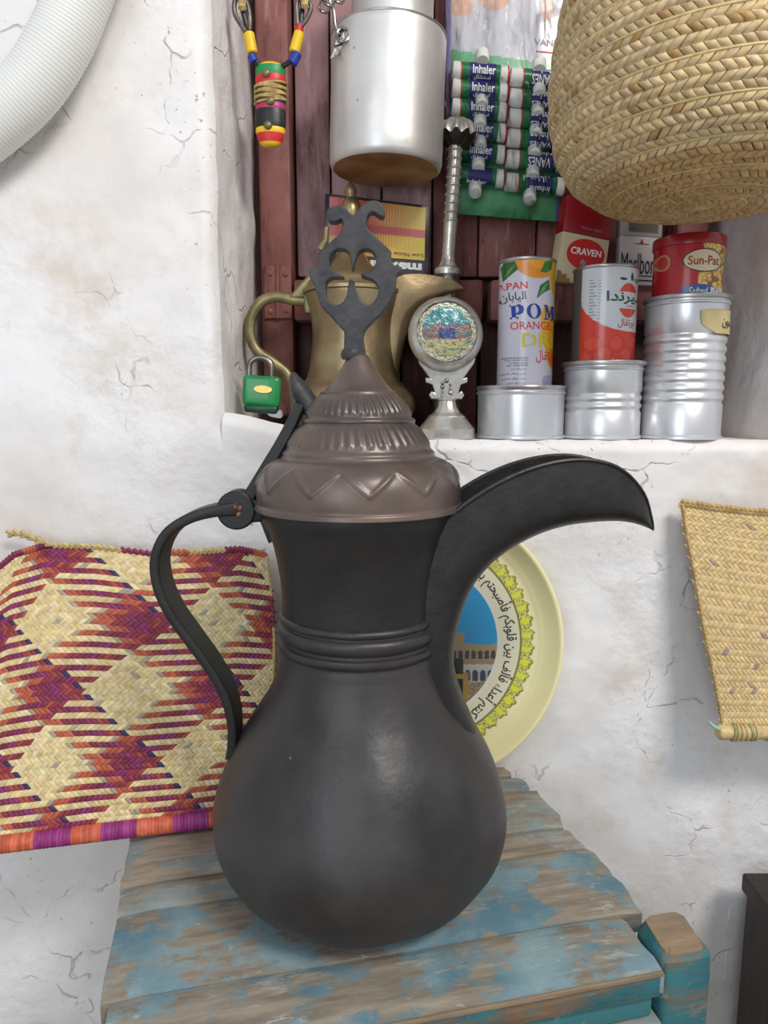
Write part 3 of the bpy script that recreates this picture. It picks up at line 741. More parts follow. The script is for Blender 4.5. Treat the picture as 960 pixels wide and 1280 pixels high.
def letter(part, s, box, g, mat, bold=0.0, shear=0.0, name='lettering', clip=None):
    x0, y0, x1, y1 = box; m = MB()
    put(m, text_mesh(s, bold, shear), lambda u, v: g(x0 + (x1 - x0) * u, y1 + (y0 - y1) * v))
    return m.build(name, M[mat], part, smooth=False)
def shape(part, lps, g, mat, name='emblem'):
    vs_, fs_ = flat_shape([[(x, -y) for x, y in lp] for lp in lps]); m = MB()
    m.add([g(x, -y) for (x, y, z) in vs_], fs_); return m.build(name, M[mat], part, smooth=False)
def can_ends(t, o, r, h, lipr=1.02):
    k = MB(); k.lathe([(r * .95, 0), (r * .985, 0.0008), (r * 1.004, 0.002), (r * 1.004, 0.0032)], o, 60, cap1=False); k.build('base', M['tinrim'], t)
    k = MB(); k.lathe([(r * 1.002, h - 0.0042), (r * lipr, h - 0.0034), (r * (lipr + .012), h - 0.0018), (r * lipr, h - 0.0002), (r * .96, h), (r * .93, h - 0.003), (0, h - 0.003)], o, 60, cap0=False, cap1=False); k.build('rim', M['tinrim'], t)

# slim juice can
ob, rb, hb = can_frame(621, 689, 479, 630, 698, 321, 0.935, 0)
ob.z = SILL + h1 - 0.0046; hb = zat(664, 321, 0.905) - ob.z
juice = thing('drink_can', 'slim white orange juice can with blue and red lettering on the low tin', 'can', ob, 'drink cans on the tins')
cxp = lambda y: 310 + 77 * (1190 - y) / 1080
def juicecol(s, t):
    y = 1190 - 1080 * t; x = 310 + 77 * t + 237 * s
    c = paint(s.shape, S(218, 212, 226))
    c[ell(x, y, 420, 90, 190, 178)] = S(240, 150, 44); c[ell(x, y, 445, 60, 120, 120)] = S(246, 172, 60)
    c[polymask(x, y, [(520, 95), (700, 95), (700, 520), (600, 470), (545, 360), (522, 250)])] = S(236, 182, 44)
    c[polymask(x, y, [(430, 560), (470, 500), (700, 470), (700, 1030), (520, 1030), (480, 980), (470, 880), (432, 790)])] = S(238, 176, 34)
    c[polymask(x, y, [(480, 900), (560, 840), (560, 1030), (515, 1015)])] = S(240, 140, 40)
    for p, q in (([(150, 150), (170, 110), (245, 112), (268, 185), (215, 225), (155, 275)], S(40, 100, 40)), ([(440, 218), (490, 120), (570, 110), (545, 185), (500, 212)], S(60, 130, 52)), ([(400, 438), (438, 322), (522, 268), (530, 350), (470, 385)], S(34, 110, 50))): c[polymask(x, y, p)] = q
    c[polymask(x, y, [(160, 250), (190, 190), (255, 130), (200, 215)])] = S(100, 150, 70); c[polymask(x, y, [(420, 415), (455, 345), (515, 285), (470, 370)])] = S(110, 170, 96)
    c[ell(x, y, 485, 1140, 66, 52)] = S(176, 170, 206); c[ell(x, y, 530, 1150, 40, 40)] = S(206, 200, 220)
    c[(s < -1) | (s > 1)] = S(218, 212, 226)
    return c
jb = printed_can(juice, ob, rb, hb, 0.003, hb - 0.004, juicecol)
can_ends(juice, ob, rb, hb)
gj = canmap(ob, rb, 0.003, hb - .004, lambda x, y: (x - cxp(y)) / 237, lambda y: (1190 - y) / 1080)
letter(jb, 'JAPAN', (88, 293, 332, 372), gj, 'textred', 0.01)
letter(jb, arabic('اليابان'), (128, 375, 316, 466), gj, 'ink', 0.005)
def serif(part, g, mat):
    P_ = [[(185, 605), (185, 592), (200, 590), (200, 496), (187, 494), (187, 482), (262, 482), (290, 500), (296, 530), (284, 558), (256, 570), (232, 570), (232, 590), (250, 592), (250, 605)], [(232, 496), (232, 556), (246, 554), (258, 530), (248, 500)]]
    el = lambda cx, cy, rx, ry: [(cx + rx * math.cos(a * pi / 16), cy + ry * math.sin(a * pi / 16)) for a in range(32)]
    O_ = [el(376, 543, 60, 64), el(376, 543, 28, 56)]
    M_ = [[(462, 612), (462, 600), (474, 598), (474, 500), (462, 498), (462, 486), (496, 486), (518, 560), (540, 490), (572, 490), (572, 502), (562, 504), (562, 606), (574, 608), (574, 620), (526, 618), (526, 606), (536, 604), (536, 530), (516, 606), (508, 606), (486, 528), (486, 598), (500, 602), (500, 612)]]
    for q in (P_, O_, M_): shape(part, q, g, mat, 'lettering')
serif(jb, gj, 'textblue')
letter(jb, 'ORANGE', (184, 630, 526, 698), gj, 'textred', 0.004)
letter(jb, 'DRINK', (268, 730, 660, 850), gj, 'textyel', 0.02) if False else letter(jb, 'DRI', (268, 730, 545, 850), gj, 'textyel', 0.02)
letter(jb, arabic('برتقال'), (375, 872, 552, 985), gj, 'textred', 0.008)
for k, (s_, b_) in enumerate((('MADE FROM FINE FRUIT', (110, 935, 312, 950)), ('JUICE WATER SUGAR', (130, 957, 306, 971)), ('CITRIC ACID', (160, 979, 306, 993)), ('NET CONTENTS', (140, 1000, 308, 1014)))): letter(jb, s_, b_, gj, 'ink')
for b_ in ((165, 1026, 290, 1050), (95, 1068, 285, 1092), (105, 1110, 285, 1134), (135, 1150, 280, 1172)): letter(jb, arabic('عصير برتقال طبيعي'), b_, gj, 'ink')

# red and white soda can
oc, rc, hc_ = can_frame(715, 790, 449, 717, 797, 330, 0.928, 0)
oc.z = SILL + h2 - 0.0046; hc_ = zat(757, 330, 0.895) - oc.z; rc *= 1.02
soda = thing('drink_can', 'red and white soda can with green script, on the middle tin', 'can', oc, 'drink cans on the tins')
def sodacol(s, t):
    y = 600 - 505 * t; x = 243 + 6 * t + 173 * s
    c = paint(s.shape, S(222, 62, 42))
    for (cx, cy, rr_) in ((150, 505, 50), (270, 505, 50), (380, 500, 46), (210, 560, 46), (330, 570, 46), (120, 590, 36), (250, 600, 30)): c[ell(x, y, cx, cy, rr_, rr_ * .98)] = S(206, 48, 32); c[ell(x, y, cx - 6, cy - 6, rr_ * .72, rr_ * .72)] = S(228, 74, 44)
    wh = polymask(x, y, [(92, 60), (560, 60), (560, 432), (400, 437), (330, 436), (250, 424), (190, 402), (146, 372), (112, 330), (96, 290)])
    c[wh] = S(214, 218, 222)
    em = ell(x, y, 330, 270, 64, 92) & wh
    c[em & ((y < 224) | (y > 314))] = S(222, 70, 40)
    c[s < -0.88] = S(96, 92, 90)  # left edge: bare metal, its shade painted in as dark grey
    for i in range(14):
        yy = 160 + i * 17; c[(abs(y - yy) < 3) & (x > 125) & (x < 142 + 8 * (i % 3)) & wh] = S(150, 150, 152); c[(abs(y - yy - 5) < 3) & (x > 165) & (x < 180) & wh & (s < .9)] = S(176, 176, 178)
    return c
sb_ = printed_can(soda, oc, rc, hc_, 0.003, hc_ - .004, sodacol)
can_ends(soda, oc, rc, hc_)
gs = canmap(oc, rc, 0.003, hc_ - .004, lambda x, y: (x - 243 - 6 * (600 - y) / 505) / 173, lambda y: (600 - y) / 505)
letter(sb_, arabic('ميرندا'), (206, 222, 428, 292), gs, 'dgreen', 0.022)
letter(sb_, arabic('برتقال'), (270, 368, 372, 418), gs, 'crimson', 0.006)
letter(sb_, 'BRAND', (316, 297, 358, 304), gs, 'ink')
for lf in ([(272, 157), (290, 150), (318, 158), (294, 166)], [(348, 122), (358, 146), (348, 168), (339, 148)], [(362, 158), (384, 152), (400, 162), (380, 170)]): shape(sb_, [smooth_loop(lf, 3)], gs, 'dgreen')

# nut tin on the tall tin
on, rn, hn = can_frame(816, 900, 362, 818, 902, 290, 0.922, 0)
on.z = SILL + h3 - 0.0046; hn = zat(861, 290, 0.885) - on.z; rn *= 0.97
nuts = thing('nut_tin', 'small red salted nut tin with red lid, on the tallest tin', 'tin', on)
NN = [(random.uniform(690, 900), random.uniform(295, 540), random.uniform(0, pi), random.uniform(.85, 1.15), random.random()) for _ in range(150)]
def nutcol(s, t):
    y = 562 - 260 * t; x = 702 + 8 * t + 178 * s
    c = paint(s.shape, S(186, 26, 34))
    reg = (x > 700 + 30 * np.sin((y - 300) / 45)) & (x > 690 + np.maximum(0, 400 - y) * .25) & (x < 905)
    c[reg] = S(150, 92, 30)
    for (nx, ny, na, sc_, k) in NN:
        dx, dy = x - nx, y - ny; a, b = dx * math.cos(na) + dy * math.sin(na), -dx * math.sin(na) + dy * math.cos(na)
        e = (a / (19 * sc_)) ** 2 + (b / (12 * sc_)) ** 2
        c[reg & (e < 1)] = (S(198, 150, 66), S(226, 186, 96), S(212, 168, 80))[int(k * 3)]; c[reg & (((a + 2) / (12 * sc_)) ** 2 + ((b + 3) / (6 * sc_)) ** 2 < 1)] = S(240, 212, 132)
    c[ell(x, y, 868, 455, 26, 34) & reg] = S(200, 60, 40); c[ell(x, y, 872, 458, 15, 20)] = S(232, 180, 110)
    yb = 512 + 0.05 * (x - 620) - 14 * np.sin((x - 620) / 60.0)
    c[(x > 612) & (x < 900) & (y > yb) & (s < 1)] = S(44, 92, 160)
    c[ell(x, y, 722, 388, 108, 57)] = S(30, 26, 24); c[ell(x, y, 722, 388, 102, 51)] = S(226, 208, 176)
    c[ell(x, y, 545, 385, 22, 40)] = S(206, 150, 110); c[ell(x, y, 545, 385, 16, 32)] = S(196, 60, 60)
    return c
nb = printed_can(nuts, on, rn, hn, 0.001, hn - .012, nutcol, 320, 170)
gn = canmap(on, rn, 0.001, hn - .012, lambda x, y: (x - 702 - 8 * (562 - y) / 260) / 178, lambda y: (562 - y) / 260)
letter(nb, 'Sun-Pat', (638, 366, 806, 410), gn, 'rust', 0.012)
letter(nb, 'Salted', (640, 516, 744, 550), gn, 'wht', 0.006, 0.35)
letter(nb, 'PEANUTS', (758, 516, 890, 552), gn, 'wht', 0.03)
k = MB(); k.lathe([(rn * 1.0, hn - .0135), (rn * 1.045, hn - .013), (rn * 1.05, hn - .012), (rn * 1.05, hn - .003), (rn * 1.03, hn - .0008), (rn * .97, hn), (rn * .94, hn - .0015), (0, hn - .0015)], on, 64, cap0=False, cap1=False)
k.build('lid', mk('red_lid', S(150, 22, 32), S(176, 30, 40), rough=0.3, coat=0.3, bump=0.02), nuts, angle=35)
k = MB(); k.lathe([(0, 0.0), (rn * .98, 0.0), (rn, 0.0012)], on, 48, cap0=False, cap1=False); k.build('base', M['tinrim'], nuts)

# torn paper label on the tall tin, px frame of the photograph
g3 = canmap(o3, r3 * 1.0, 0, h3, lambda x, y: (x - (848 + 11 * (554 - y) / 188)) / (48 + 3.0 * (554 - y) / 188), lambda y: (554 - y) / 188.0, 0.0012)
lbq = [(854, 388), (870, 386.5), (905, 386), (908, 392), (907, 417), (890, 416.5), (874, 417), (862, 411), (855, 405), (854, 396)]
vs_, fs_ = flat_shape([lbq]); lb = MB()
bmx = bmesh.new(); vv = [bmx.verts.new((x, y, 0)) for (x, y, z) in vs_]
for f in fs_: bmx.faces.new([vv[i] for i in f])
bmesh.ops.triangulate(bmx, faces=bmx.faces); bmesh.ops.subdivide_edges(bmx, edges=bmx.edges, cuts=5, use_grid_fill=True)
bmx.verts.index_update(); lb.add([g3(v.co.x, v.co.y) for v in bmx.verts], [tuple(v.index for v in f.verts) for f in bmx.faces]); bmx.free()
plabel = subroot(lb.build('paper_label', mk('cream_paper', S(206, 190, 140), S(188, 170, 120), scale=40, rough=0.7), tin3), tin3)
g3b = canmap(o3, r3, 0, h3, lambda x, y: (x - (848 + 11 * (554 - y) / 188)) / (48 + 3.0 * (554 - y) / 188), lambda y: (554 - y) / 188.0, 0.0018)
letter(plabel, arabic('ليمون'), (882, 394, 906.5, 410), g3b, 'ink', 0.006)

# ------------------------------------------------------------------ brass coffee pot in the niche
YB = 0.985; bx = P(441, 470, YB).x
bp_ = thing('coffee_pot', 'smaller old brass coffee pot standing in the niche behind the black finial', 'coffee pot', (bx, YB, SILL))
zb_ = lambda y: P(441, y, YB).z - SILL; pb = lambda y: pxm(441, y, YB)
m = MB(); pr = [(0, 0.001), (0.058, 0.001), (0.062, 0.004), (0.075, 0.018), (0.085, 0.034), (0.086, 0.048), (0.079, 0.064), (58 * pb(470), zb_(474)), (53 * pb(450), zb_(452)), (50.5 * pb(433), zb_(432)), (50 * pb(415), zb_(415)), (51.5 * pb(399), zb_(399)), (55 * pb(385), zb_(384)), (58 * pb(370), zb_(371)), (58 * pb(370), zb_(369))]
m.lathe([(p.x, p.y) for p in catmull([Vector((r, z, 0)) for r, z in pr], 4)], (bx, YB, SILL), 56, cap1=True); m.build('body', M['brass'], bp_, angle=50)
m = MB(); m.lathe([(58 * pb(370), zb_(369)), (61 * pb(368), zb_(368)), (61 * pb(368), zb_(364)), (57 * pb(360), zb_(361)), (54 * pb(360), zb_(354)), (45 * pb(350), zb_(345)), (26 * pb(330), zb_(332)), (13 * pb(320), zb_(312)), (9 * pb(300), zb_(292)), (10 * pb(300), zb_(284)), (12.5 * pb(270), zb_(272)), (13 * pb(265), zb_(262)), (11 * pb(260), zb_(253)), (6 * pb(250), zb_(247)), (6.5 * pb(240), zb_(244)), (8 * pb(240), zb_(240)), (5 * pb(232), zb_(232)), (1.5 * pb(226), zb_(227)), (0, zb_(226))],
                 (P(439, 330, YB).x, YB, SILL), 48, cap0=False, cap1=False); blid = subroot(m.build('lid', M['brass'], bp_, angle=45), bp_)
Tb = [(484, 474), (486, 440), (487, 410), (488, 380), (494, 352), (516, 345), (546, 347), (566, 352), (578, 359), (582, 362)]
Bb = [(496, 476), (502, 448), (508, 420), (516, 400), (530, 386), (543, 377), (555, 370), (567, 366), (577, 363.5), (583, 363)]
Wb = [0.014, 0.018, 0.018, 0.018, 0.018, 0.015, 0.011, 0.0075, 0.004, 0.001]
rings = []
for t, b, wd in zip(interp_list(Tb, 4), interp_list(Bb, 4), [p.x for p in catmull([Vector((q, 0, 0)) for q in Wb], 4)]):
    T_, B_ = P(t.x, t.y, YB), P(b.x, b.y, YB); D = B_ - T_; L_ = D.length; th = min(.002, wd * .4); br = min(L_ * .5, wd * .8)
    def sec(w_, d0, d1):
        q = [(w_, d0 + (d1 - br - d0) * a) for a in (0, .5)]
        q += [(w_ * math.cos(pi * a / 8), d1 - br + br * math.sin(pi * a / 8)) for a in range(9)]
        return q + [(-w_, d0 + (d1 - br - d0) * a) for a in (.5, 0)]
    rings.append([T_ + D.normalized() * d - Vector((0, 1, 0)) * y for (y, d) in sec(wd, 0, L_) + sec(wd - th, L_ * .05, max(L_ - th, L_ * .6))[::-1]])
m = MB(); m.loft(rings); m.build('spout', M['brass'], bp_, angle=45)
hb_ = catmull([P(x, y, YB) for x, y in ((392, 377), (370, 375), (346, 371), (327, 377), (315, 395), (313, 418), (321, 438), (340, 452), (358, 466), (366, 484), (368, 505), (371, 525), (380, 536))], 6)
m = MB(); m.tube(hb_, lambda t: 0.0062 - 0.001 * t, 12, sx=1.25, up=(0, 1, 0)); m.build('handle', M['brassdull'], bp_)
m = MB()
m.hexa([P(x, y, YB + d) for d in (-.010, .010) for (x, y) in ((381, 392), (398, 391), (397, 366), (379, 368))], .003)
m.hexa([P(x, y, YB + d) for d in (-.008, .008) for (x, y) in ((360, 372), (384, 372), (396, 345), (390, 338))], .003)
bh = subroot(m.build('hinge', M['brassdull'], bp_), bp_)
m = MB(); c = P(390, 384, YB - .0105); m.ball(c, .003, 10, (1, .6, 1)); m.build('rivet', M['rust'], bh)
m = MB(); m.tube([P(400, 312, YB + .01), P(407, 300, YB + .01), P(408, 284, YB + .01)], lambda t: .0055 - .002 * t, 10, sx=.7); m.build('thumb_tab', M['brassdull'], blid)

# ------------------------------------------------------------------ silver medallion on a stand
YO = 0.922; ox = P(558, 545, YO).x
orn = thing('medallion_stand', 'small silver stand holding a round picture medallion, left of the low tin', 'ornament', (ox, YO, SILL))
zo = lambda y: P(558, y, YO).z - SILL; po = pxm(558, 480, YO)
m = MB(); m.lathe([(0, 0), (35 * po, 0), (36 * po, .002), (35.5 * po, zo(536)), (33 * po, zo(533)), (28 * po, zo(527)), (24 * po, zo(522)), (23 * po, zo(520)), (17 * po, zo(516)), (12.5 * po, zo(508)), (11 * po, zo(501)), (12.5 * po, zo(500)), (12.5 * po, zo(497)), (10 * po, zo(496)), (9 * po, zo(494))], (ox, YO, SILL), 12, cap0=False); m.build('base', M['silver'], orn, angle=25)
m = MB()
stem_l = [(-11, 499), (-19, 499), (-22, 494), (-19, 489), (-15, 491), (-16, 486), (-18, 481), (-26, 478), (-26, 472), (-21, 473), (-26, 466), (-34, 455), (-36, 448)]
lp_ = [P(558 + x, y, YO) for x, y in stem_l] + [P(558 - x, y, YO) for x, y in stem_l[::-1]]
vs_, fs_ = flat_shape([[(q.x, q.z) for q in lp_]], 0.007, 0.0012); m.add([(x, YO + z, y) for x, y, z in vs_], fs_)
stm = subroot(m.build('scroll_stem', M['silver'], orn), orn)
for k in range(9):
    m = MB(); yy = 496 - 5 * (k // 2) - (2 if k % 2 else 0); c = P(558 + (-5 if k % 2 else 5) * (1 if k < 8 else 0), yy, YO - .0045)
    m.ball(c, .0021 + .0006 * (k % 3), 8, (1, .6, 1)); m.build('chased_flower', M['silverdark'], stm)
cM = P(557, 418, YO); po2 = pxm(557, 418, YO)
ax = Vector((0.06, -1, 0.16)).normalized(); ux = Vector((0, 0, 1)).cross(ax).normalized() * 1; vx = ax.cross(ux); MM = Matrix((ux, vx, ax)).transposed()
m = MB(); R0 = 47 * po2
m.lathe([(0, -.022), (R0 * .55, -.020), (R0 * .85, -.013), (R0, -.002), (R0 * 1.0, .002), (R0 * .97, .007), (R0 * .87, .0125), (R0 * .80, .0145), (R0 * .785, .0135), (R0 * .775, .0125), (0, .0125)], cM, 64, M=MM, cap0=False, cap1=False)
frm = subroot(m.build('frame', M['silver'], orn, angle=40), orn)
m = MB(); m.tube([cM + MM @ Vector((R0 * .795 * math.cos(a * pi / 32), R0 * .795 * math.sin(a * pi / 32), .0145)) for a in range(64)], .0009, 8, closed=True); m.build('inner_ring', M['silverdark'], frm)
pts = []; cols = []; nr, na = 44, 120
for i in range(na):
    for j in range(nr):
        rr_ = R0 * .775 * j / (nr - 1); a = 2 * pi * i / na; x, y = rr_ * math.cos(a), rr_ * math.sin(a)
        pts.append(cM + MM @ Vector((x, y, .0131 + .0007 * (1 - (j / nr) ** 2) + .00025 * fbm(x * 900, y * 900)))); u, v = x / (R0 * .775), y / (R0 * .775); n_ = fbm(u * 5, v * 9, 1.0)
        if math.hypot(u, v) > .86: c = S(214, 206, 170) if fbm(u * 22, v * 22) > -.1 else S(90, 110, 110)
        elif v > .22 + .1 * n_: c = S(60, 130, 140) if n_ < .25 else S(170, 200, 196)
        elif v > -.25: c = S(44, 62, 120) if abs(u) < .28 and v < .12 else (S(150, 90, 84) if n_ > .05 else S(110, 130, 130))
        else: c = S(186, 176, 128) if n_ > -.15 else S(120, 140, 110)
        cols.append(c)
m.__init__(); m.grid(pts, na, nr, wrap_u=True, cols=cols)
m.build('picture', mk('foil_print', (1, 1, 1), attr=.8, scale=80, rough=.25, metal=.2, bump=.5, bscale=160, dist=.001), orn, label='glossy blue and gold foil picture')

# ------------------------------------------------------------------ padlock
YP = 0.925
pl = thing('padlock', 'green padlock with steel shackle and key at the left corner of the sill', 'padlock', P(327, 516, YP))
def lockM(): return Matrix.Rotation(R(4), 3, 'Y')
c = P(327.5, 489, YP); pw = 47 * pxm(327, 489, YP); ph = 38 * pxm(327, 489, YP); LM = lockM()
m = MB(); m.box(c, (pw, .019, ph), M=LM, bev=.006, seg=4); lk = subroot(m.build('body', M['greenlock'], pl, angle=30), pl)
m = MB(); m.box(c + LM @ Vector((0, 0.001, -ph / 2 - .003)), (pw * .9, .017, .011), M=LM, bev=.004, seg=2); m.build('bottom_cap', mk('dark_green_enamel', S(10, 50, 34), S(16, 70, 44), rough=.4, bump=0), lk)
m = MB(); e_ = [(math.cos(a * pi / 14) * pw * .25, math.sin(a * pi / 14) * ph * .13) for a in range(28)]
vs_, fs_ = flat_shape([e_], .002, .0005); m.add([c + LM @ Vector((x + pw * .06, -.0102 + z * .6, y + ph * .06)) for x, y, z in vs_], fs_); m.build('badge', M['gold'], lk, label='oval brass badge')
m = MB(); w2 = pw * .30; zt = ph / 2; top_ = P(320, 449, YP).z - c.z
sh = [Vector((-w2 - .003, 0, zt - .004)), Vector((-w2 - .003, 0, top_ - .010))] + [Vector((-.003 - w2 * math.cos(a * pi / 10), 0, top_ - .010 + .012 * math.sin(a * pi / 10))) for a in range(1, 10)] + [Vector((w2 - .003, 0, top_ - .010)), Vector((w2 - .003, 0, zt - .004))]
m.tube([c + LM @ q for q in sh], .0036, 10); m.build('shackle', M['steel'], pl)
m = MB(); KL = [(332, 508), (338, 507), (341, 512), (346, 516), (349, 512), (353, 514), (354, 520), (350, 523), (344, 522), (337, 520), (333, 514)]
vs_, fs_ = flat_shape([[(P(x, y, YP).x, P(x, y, YP).z) for x, y in smooth_loop(KL, 2)]], .0018, .0003); m.add([(x, YP - .002 + z, y) for x, y, z in vs_], fs_); m.build('key', M['steel'], pl, label='worn steel key in the keyhole')

# ------------------------------------------------------------------ cassette case on the shutter rail
YK = 1.045
cas = thing('cassette_case', 'cassette case with striped orange and yellow card, upside down behind the finial', 'cassette', P(470, 348, YK))
q4 = [P(x, y, YK) for x, y in ((406, 241), (538, 257), (536, 349), (405, 341))]   # TL TR BR BL
m = MB(); m.hexa([q4[i] for i in (3, 2, 1, 0)] + [q4[i] + Vector((0, .016, 0)) for i in (3, 2, 1, 0)], .0015); m.build('case', mk('smoky_case', S(40, 38, 44), S(52, 50, 58), rough=.25, bump=0, coat=.5), cas)
qm = quadmap(q4, .0006); pts = []; cols = []; nu, nv = 240, 40
for i in range(nu):
    for j in range(nv):
        u, v = i / (nu - 1), j / (nv - 1)
        pts.append(qm(.045 + .91 * u, .25 + .71 * v))
        st_ = (math.sin(u * 2 * pi * 34) > 0.15) and v > .25 - .1 * u
        if v > .58: c0, c1 = S(222, 104, 44), S(230, 204, 110)
        elif v > .42: c0, c1 = S(206, 44, 40), S(206, 120, 110)
        else: c0, c1 = S(228, 160, 48), S(230, 204, 90)
        f = max(0, (u - .42) / .58); c = tuple(a * (1 - f) + b * f for a, b in zip(c0, c1))
        if u < .12 and .33 < v: c = S(206, 52, 40)
        if st_ and u < .95 and v > .12: c = tuple(a * (.62 + .3 * f) for a in c)
        cols.append(c)
m = MB(); m.grid(pts, nu, nv, cols=cols); card = subroot(m.build('inlay_card', M['print'], cas, smooth=False), cas)
m = MB(); qg = quadmap([qm(.045, .235), qm(.955, .235), qm(.955, .03), qm(.045, .03)], .0002); m.add([qg(0, 0), qg(1, 0), qg(1, 1), qg(0, 1)], [(0, 1, 2, 3)]); m.build('label_band', M['ink'], cas)
def upside(s_, x0, y0, x1, y1, mat, bold=0.0, par=None):
    m = MB(); put(m, text_mesh(s_, bold), lambda u, v: qm(x1 - (x1 - x0) * u, y1 - (y1 - y0) * v) + Vector((0, -.0009, 0))); m.build('lettering', M[mat], par or cas, smooth=False)
upside('maxell', .44, .075, .93, .205, 'wht', .05)
upside('UN', .24, .09, .38, .20, 'wht', .05)
upside('Low Noise Cassette', .42, .285, .94, .335, 'ink')

# ------------------------------------------------------------------ perfume sprinkler
YS = 1.014
spk = thing('perfume_sprinkler', 'tall silver perfume sprinkler with ringed neck and flower head behind the medallion', 'sprinkler', (P(560, 345, YS).x, YS, SILL))
def spx(y): return P(559 + (345 - y) * 0.062, y, YS + .002 * max(0, 345 - y) / 175)
pk = pxm(560, 300, YS)
base_ = Vector((P(559, 345, YS).x, YS, SILL)); zS = lambda y: P(560, y, YS).z - SILL
m = MB(); m.lathe([(0, .0), (.026, 0), (.027, .004), (.012, .012), (.010, .022), (.020, .034), (.024, .055), (.022, .085), (.017, .112), (.013, .135), (.0125, zS(368)), (14 * pk, zS(352)), (16 * pk, zS(344))], base_, 32); m.build('bulb', M['silverdark'], spk)
a0, a1 = spx(344), spx(168); axd = (a1 - a0).normalized(); ux = Vector((0, 1, 0)).cross(axd).normalized(); vx = axd.cross(ux); SM = Matrix((ux, vx, axd)).transposed(); LL = (a1 - a0).length
m = MB(); pr = [(15 * pk, -.004), (16.5 * pk, .004), (16 * pk, .008), (12 * pk, .011), (9 * pk, .018), (7.8 * pk, .026), (8.0 * pk, .04), (8.5 * pk, .068)]; z_ = .070
while z_ < LL - .008:
    pr += [(8.4 * pk, z_), (9.6 * pk, z_ + .0012), (9.6 * pk, z_ + .0022), (8.2 * pk, z_ + .0034), (7.9 * pk, z_ + .0105)]; z_ += .0115
pr += [(7.5 * pk, LL - .002)]
m.lathe(pr, a0, 24, M=SM, cap0=False); m.build('neck', M['silver'], spk, angle=30)
def petal(a, r, z): k = min(1, r / .02); return r * (1 + .07 * k * math.cos(11 * a)), z + .0025 * k * math.cos(11 * a)
hc_s = spx(171) + Vector((.0015, 0, 0))
m = MB(); m.lathe([(24 * pk, 0), (24 * pk, .002), (21 * pk, .010), (16 * pk, .0165), (10 * pk, .0205), (4 * pk, .0235), (0, .0242)], hc_s, 88, M=SM, fn=petal, cap0=False, cap1=False); fh = subroot(m.build('flower_head', M['silver'], spk, angle=50), spk)
m = MB(); m.lathe([(7.5 * pk, -.014), (10 * pk, -.012), (18 * pk, -.0075), (23 * pk, -.0015), (24 * pk, 0)], hc_s, 88, M=SM, fn=petal, cap0=False, cap1=False); m.build('underside', mk('shaded_silver', S(66, 60, 52), S(38, 34, 30), scale=60, rough=.5, metal=.4, bump=.3), fh, label='underside of the flower head with shade in its colour')  # shade under the head is put into this darker silver

# ------------------------------------------------------------------ cigarette packets on the rail
def packet(name, label, q, dep, mats, loc): 
    t = thing(name, label, 'cigarette box', loc); return t
YC = 1.030
pa = thing('cigarette_box', 'red and cream cigarette box with a red oval, leaning behind the soda can', 'cigarette box', P(727, 352, YC), 'cigarette boxes on the shutter rail')
qa = [P(x, y, YC - .002) for x, y in ((711, 243), (768, 260), (754, 357), (694, 352))]
dep_ = Vector((-.006, .020, 0))
def slab(q, v0, v1, dep, bev=.0008):
    f = lambda v, i, k: (q[3] * (1 - v) + q[0] * v) if k == 0 else (q[2] * (1 - v) + q[1] * v)
    a = [f(v0, 0, 0), f(v0, 0, 1), f(v1, 0, 1), f(v1, 0, 0)]
    m = MB(); m.hexa(a + [p + dep for p in a], bev); return m
qa_up = qa
slab(qa, 0, .585, dep_).build('box', mk('cream_card', S(214, 202, 164), S(196, 180, 140), rough=.4, bump=0), pa)
slab(qa, .590, 1.0, dep_).build('lid', mk('red_card', S(140, 14, 26), S(160, 20, 32), rough=.35, bump=0), pa)
ga = quadmap(qa, .0008)
def disc(part, g, cu_, cv, ru, rv, mat, name):
    m = MB(); e_ = [(cu_ + ru * math.cos(a * pi / 24), cv + rv * math.sin(a * pi / 24)) for a in range(48)]; m.add([g(*p) for p in e_], [tuple(range(48))]); return m.build(name, M[mat], part, smooth=False)
disc(pa, ga, .54, .36, .40, .185, 'red', 'oval_emblem')
gb = quadmap(qa, .0014)
def flatletter(part, s_, g, x0, v0, x1, v1, mat, bold=0.0, name='lettering'):
    m = MB(); put(m, text_mesh(s_, bold), lambda u, v: g(x0 + (x1 - x0) * u, v0 + (v1 - v0) * v)); return m.build(name, M[mat], part, smooth=False)
flatletter(pa, 'CRAVEN', gb, .22, .345, .86, .43, 'wht', .02)
fl_ = smooth_loop([(.5, .31), (.53, .275), (.58, .29), (.55, .255), (.6, .24), (.54, .235), (.54, .2), (.5, .23), (.45, .2), (.47, .24), (.41, .245), (.46, .26), (.43, .29), (.48, .275)], 2)
m = MB(); vs_, fs_ = flat_shape([fl_]); m.add([gb(x, y) for x, y, z in vs_], fs_); m.build('emblem', M['grey'], pa, smooth=False)
flatletter(pa, 'SPECIAL MILD', gb, .36, .655, .80, .68, 'grey')
m = MB(); m.add([gb(.0, 0), gb(.30, 0), gb(.28, .05), gb(.22, .04), (gb(.2, .10)), gb(.1, .09), gb(.08, .13), gb(0, .14)], [(0, 1, 2, 3, 4, 5, 6, 7)]); m.build('worn_corner', mk('bare_card', S(150, 112, 60), S(170, 130, 80), rough=.8), pa)

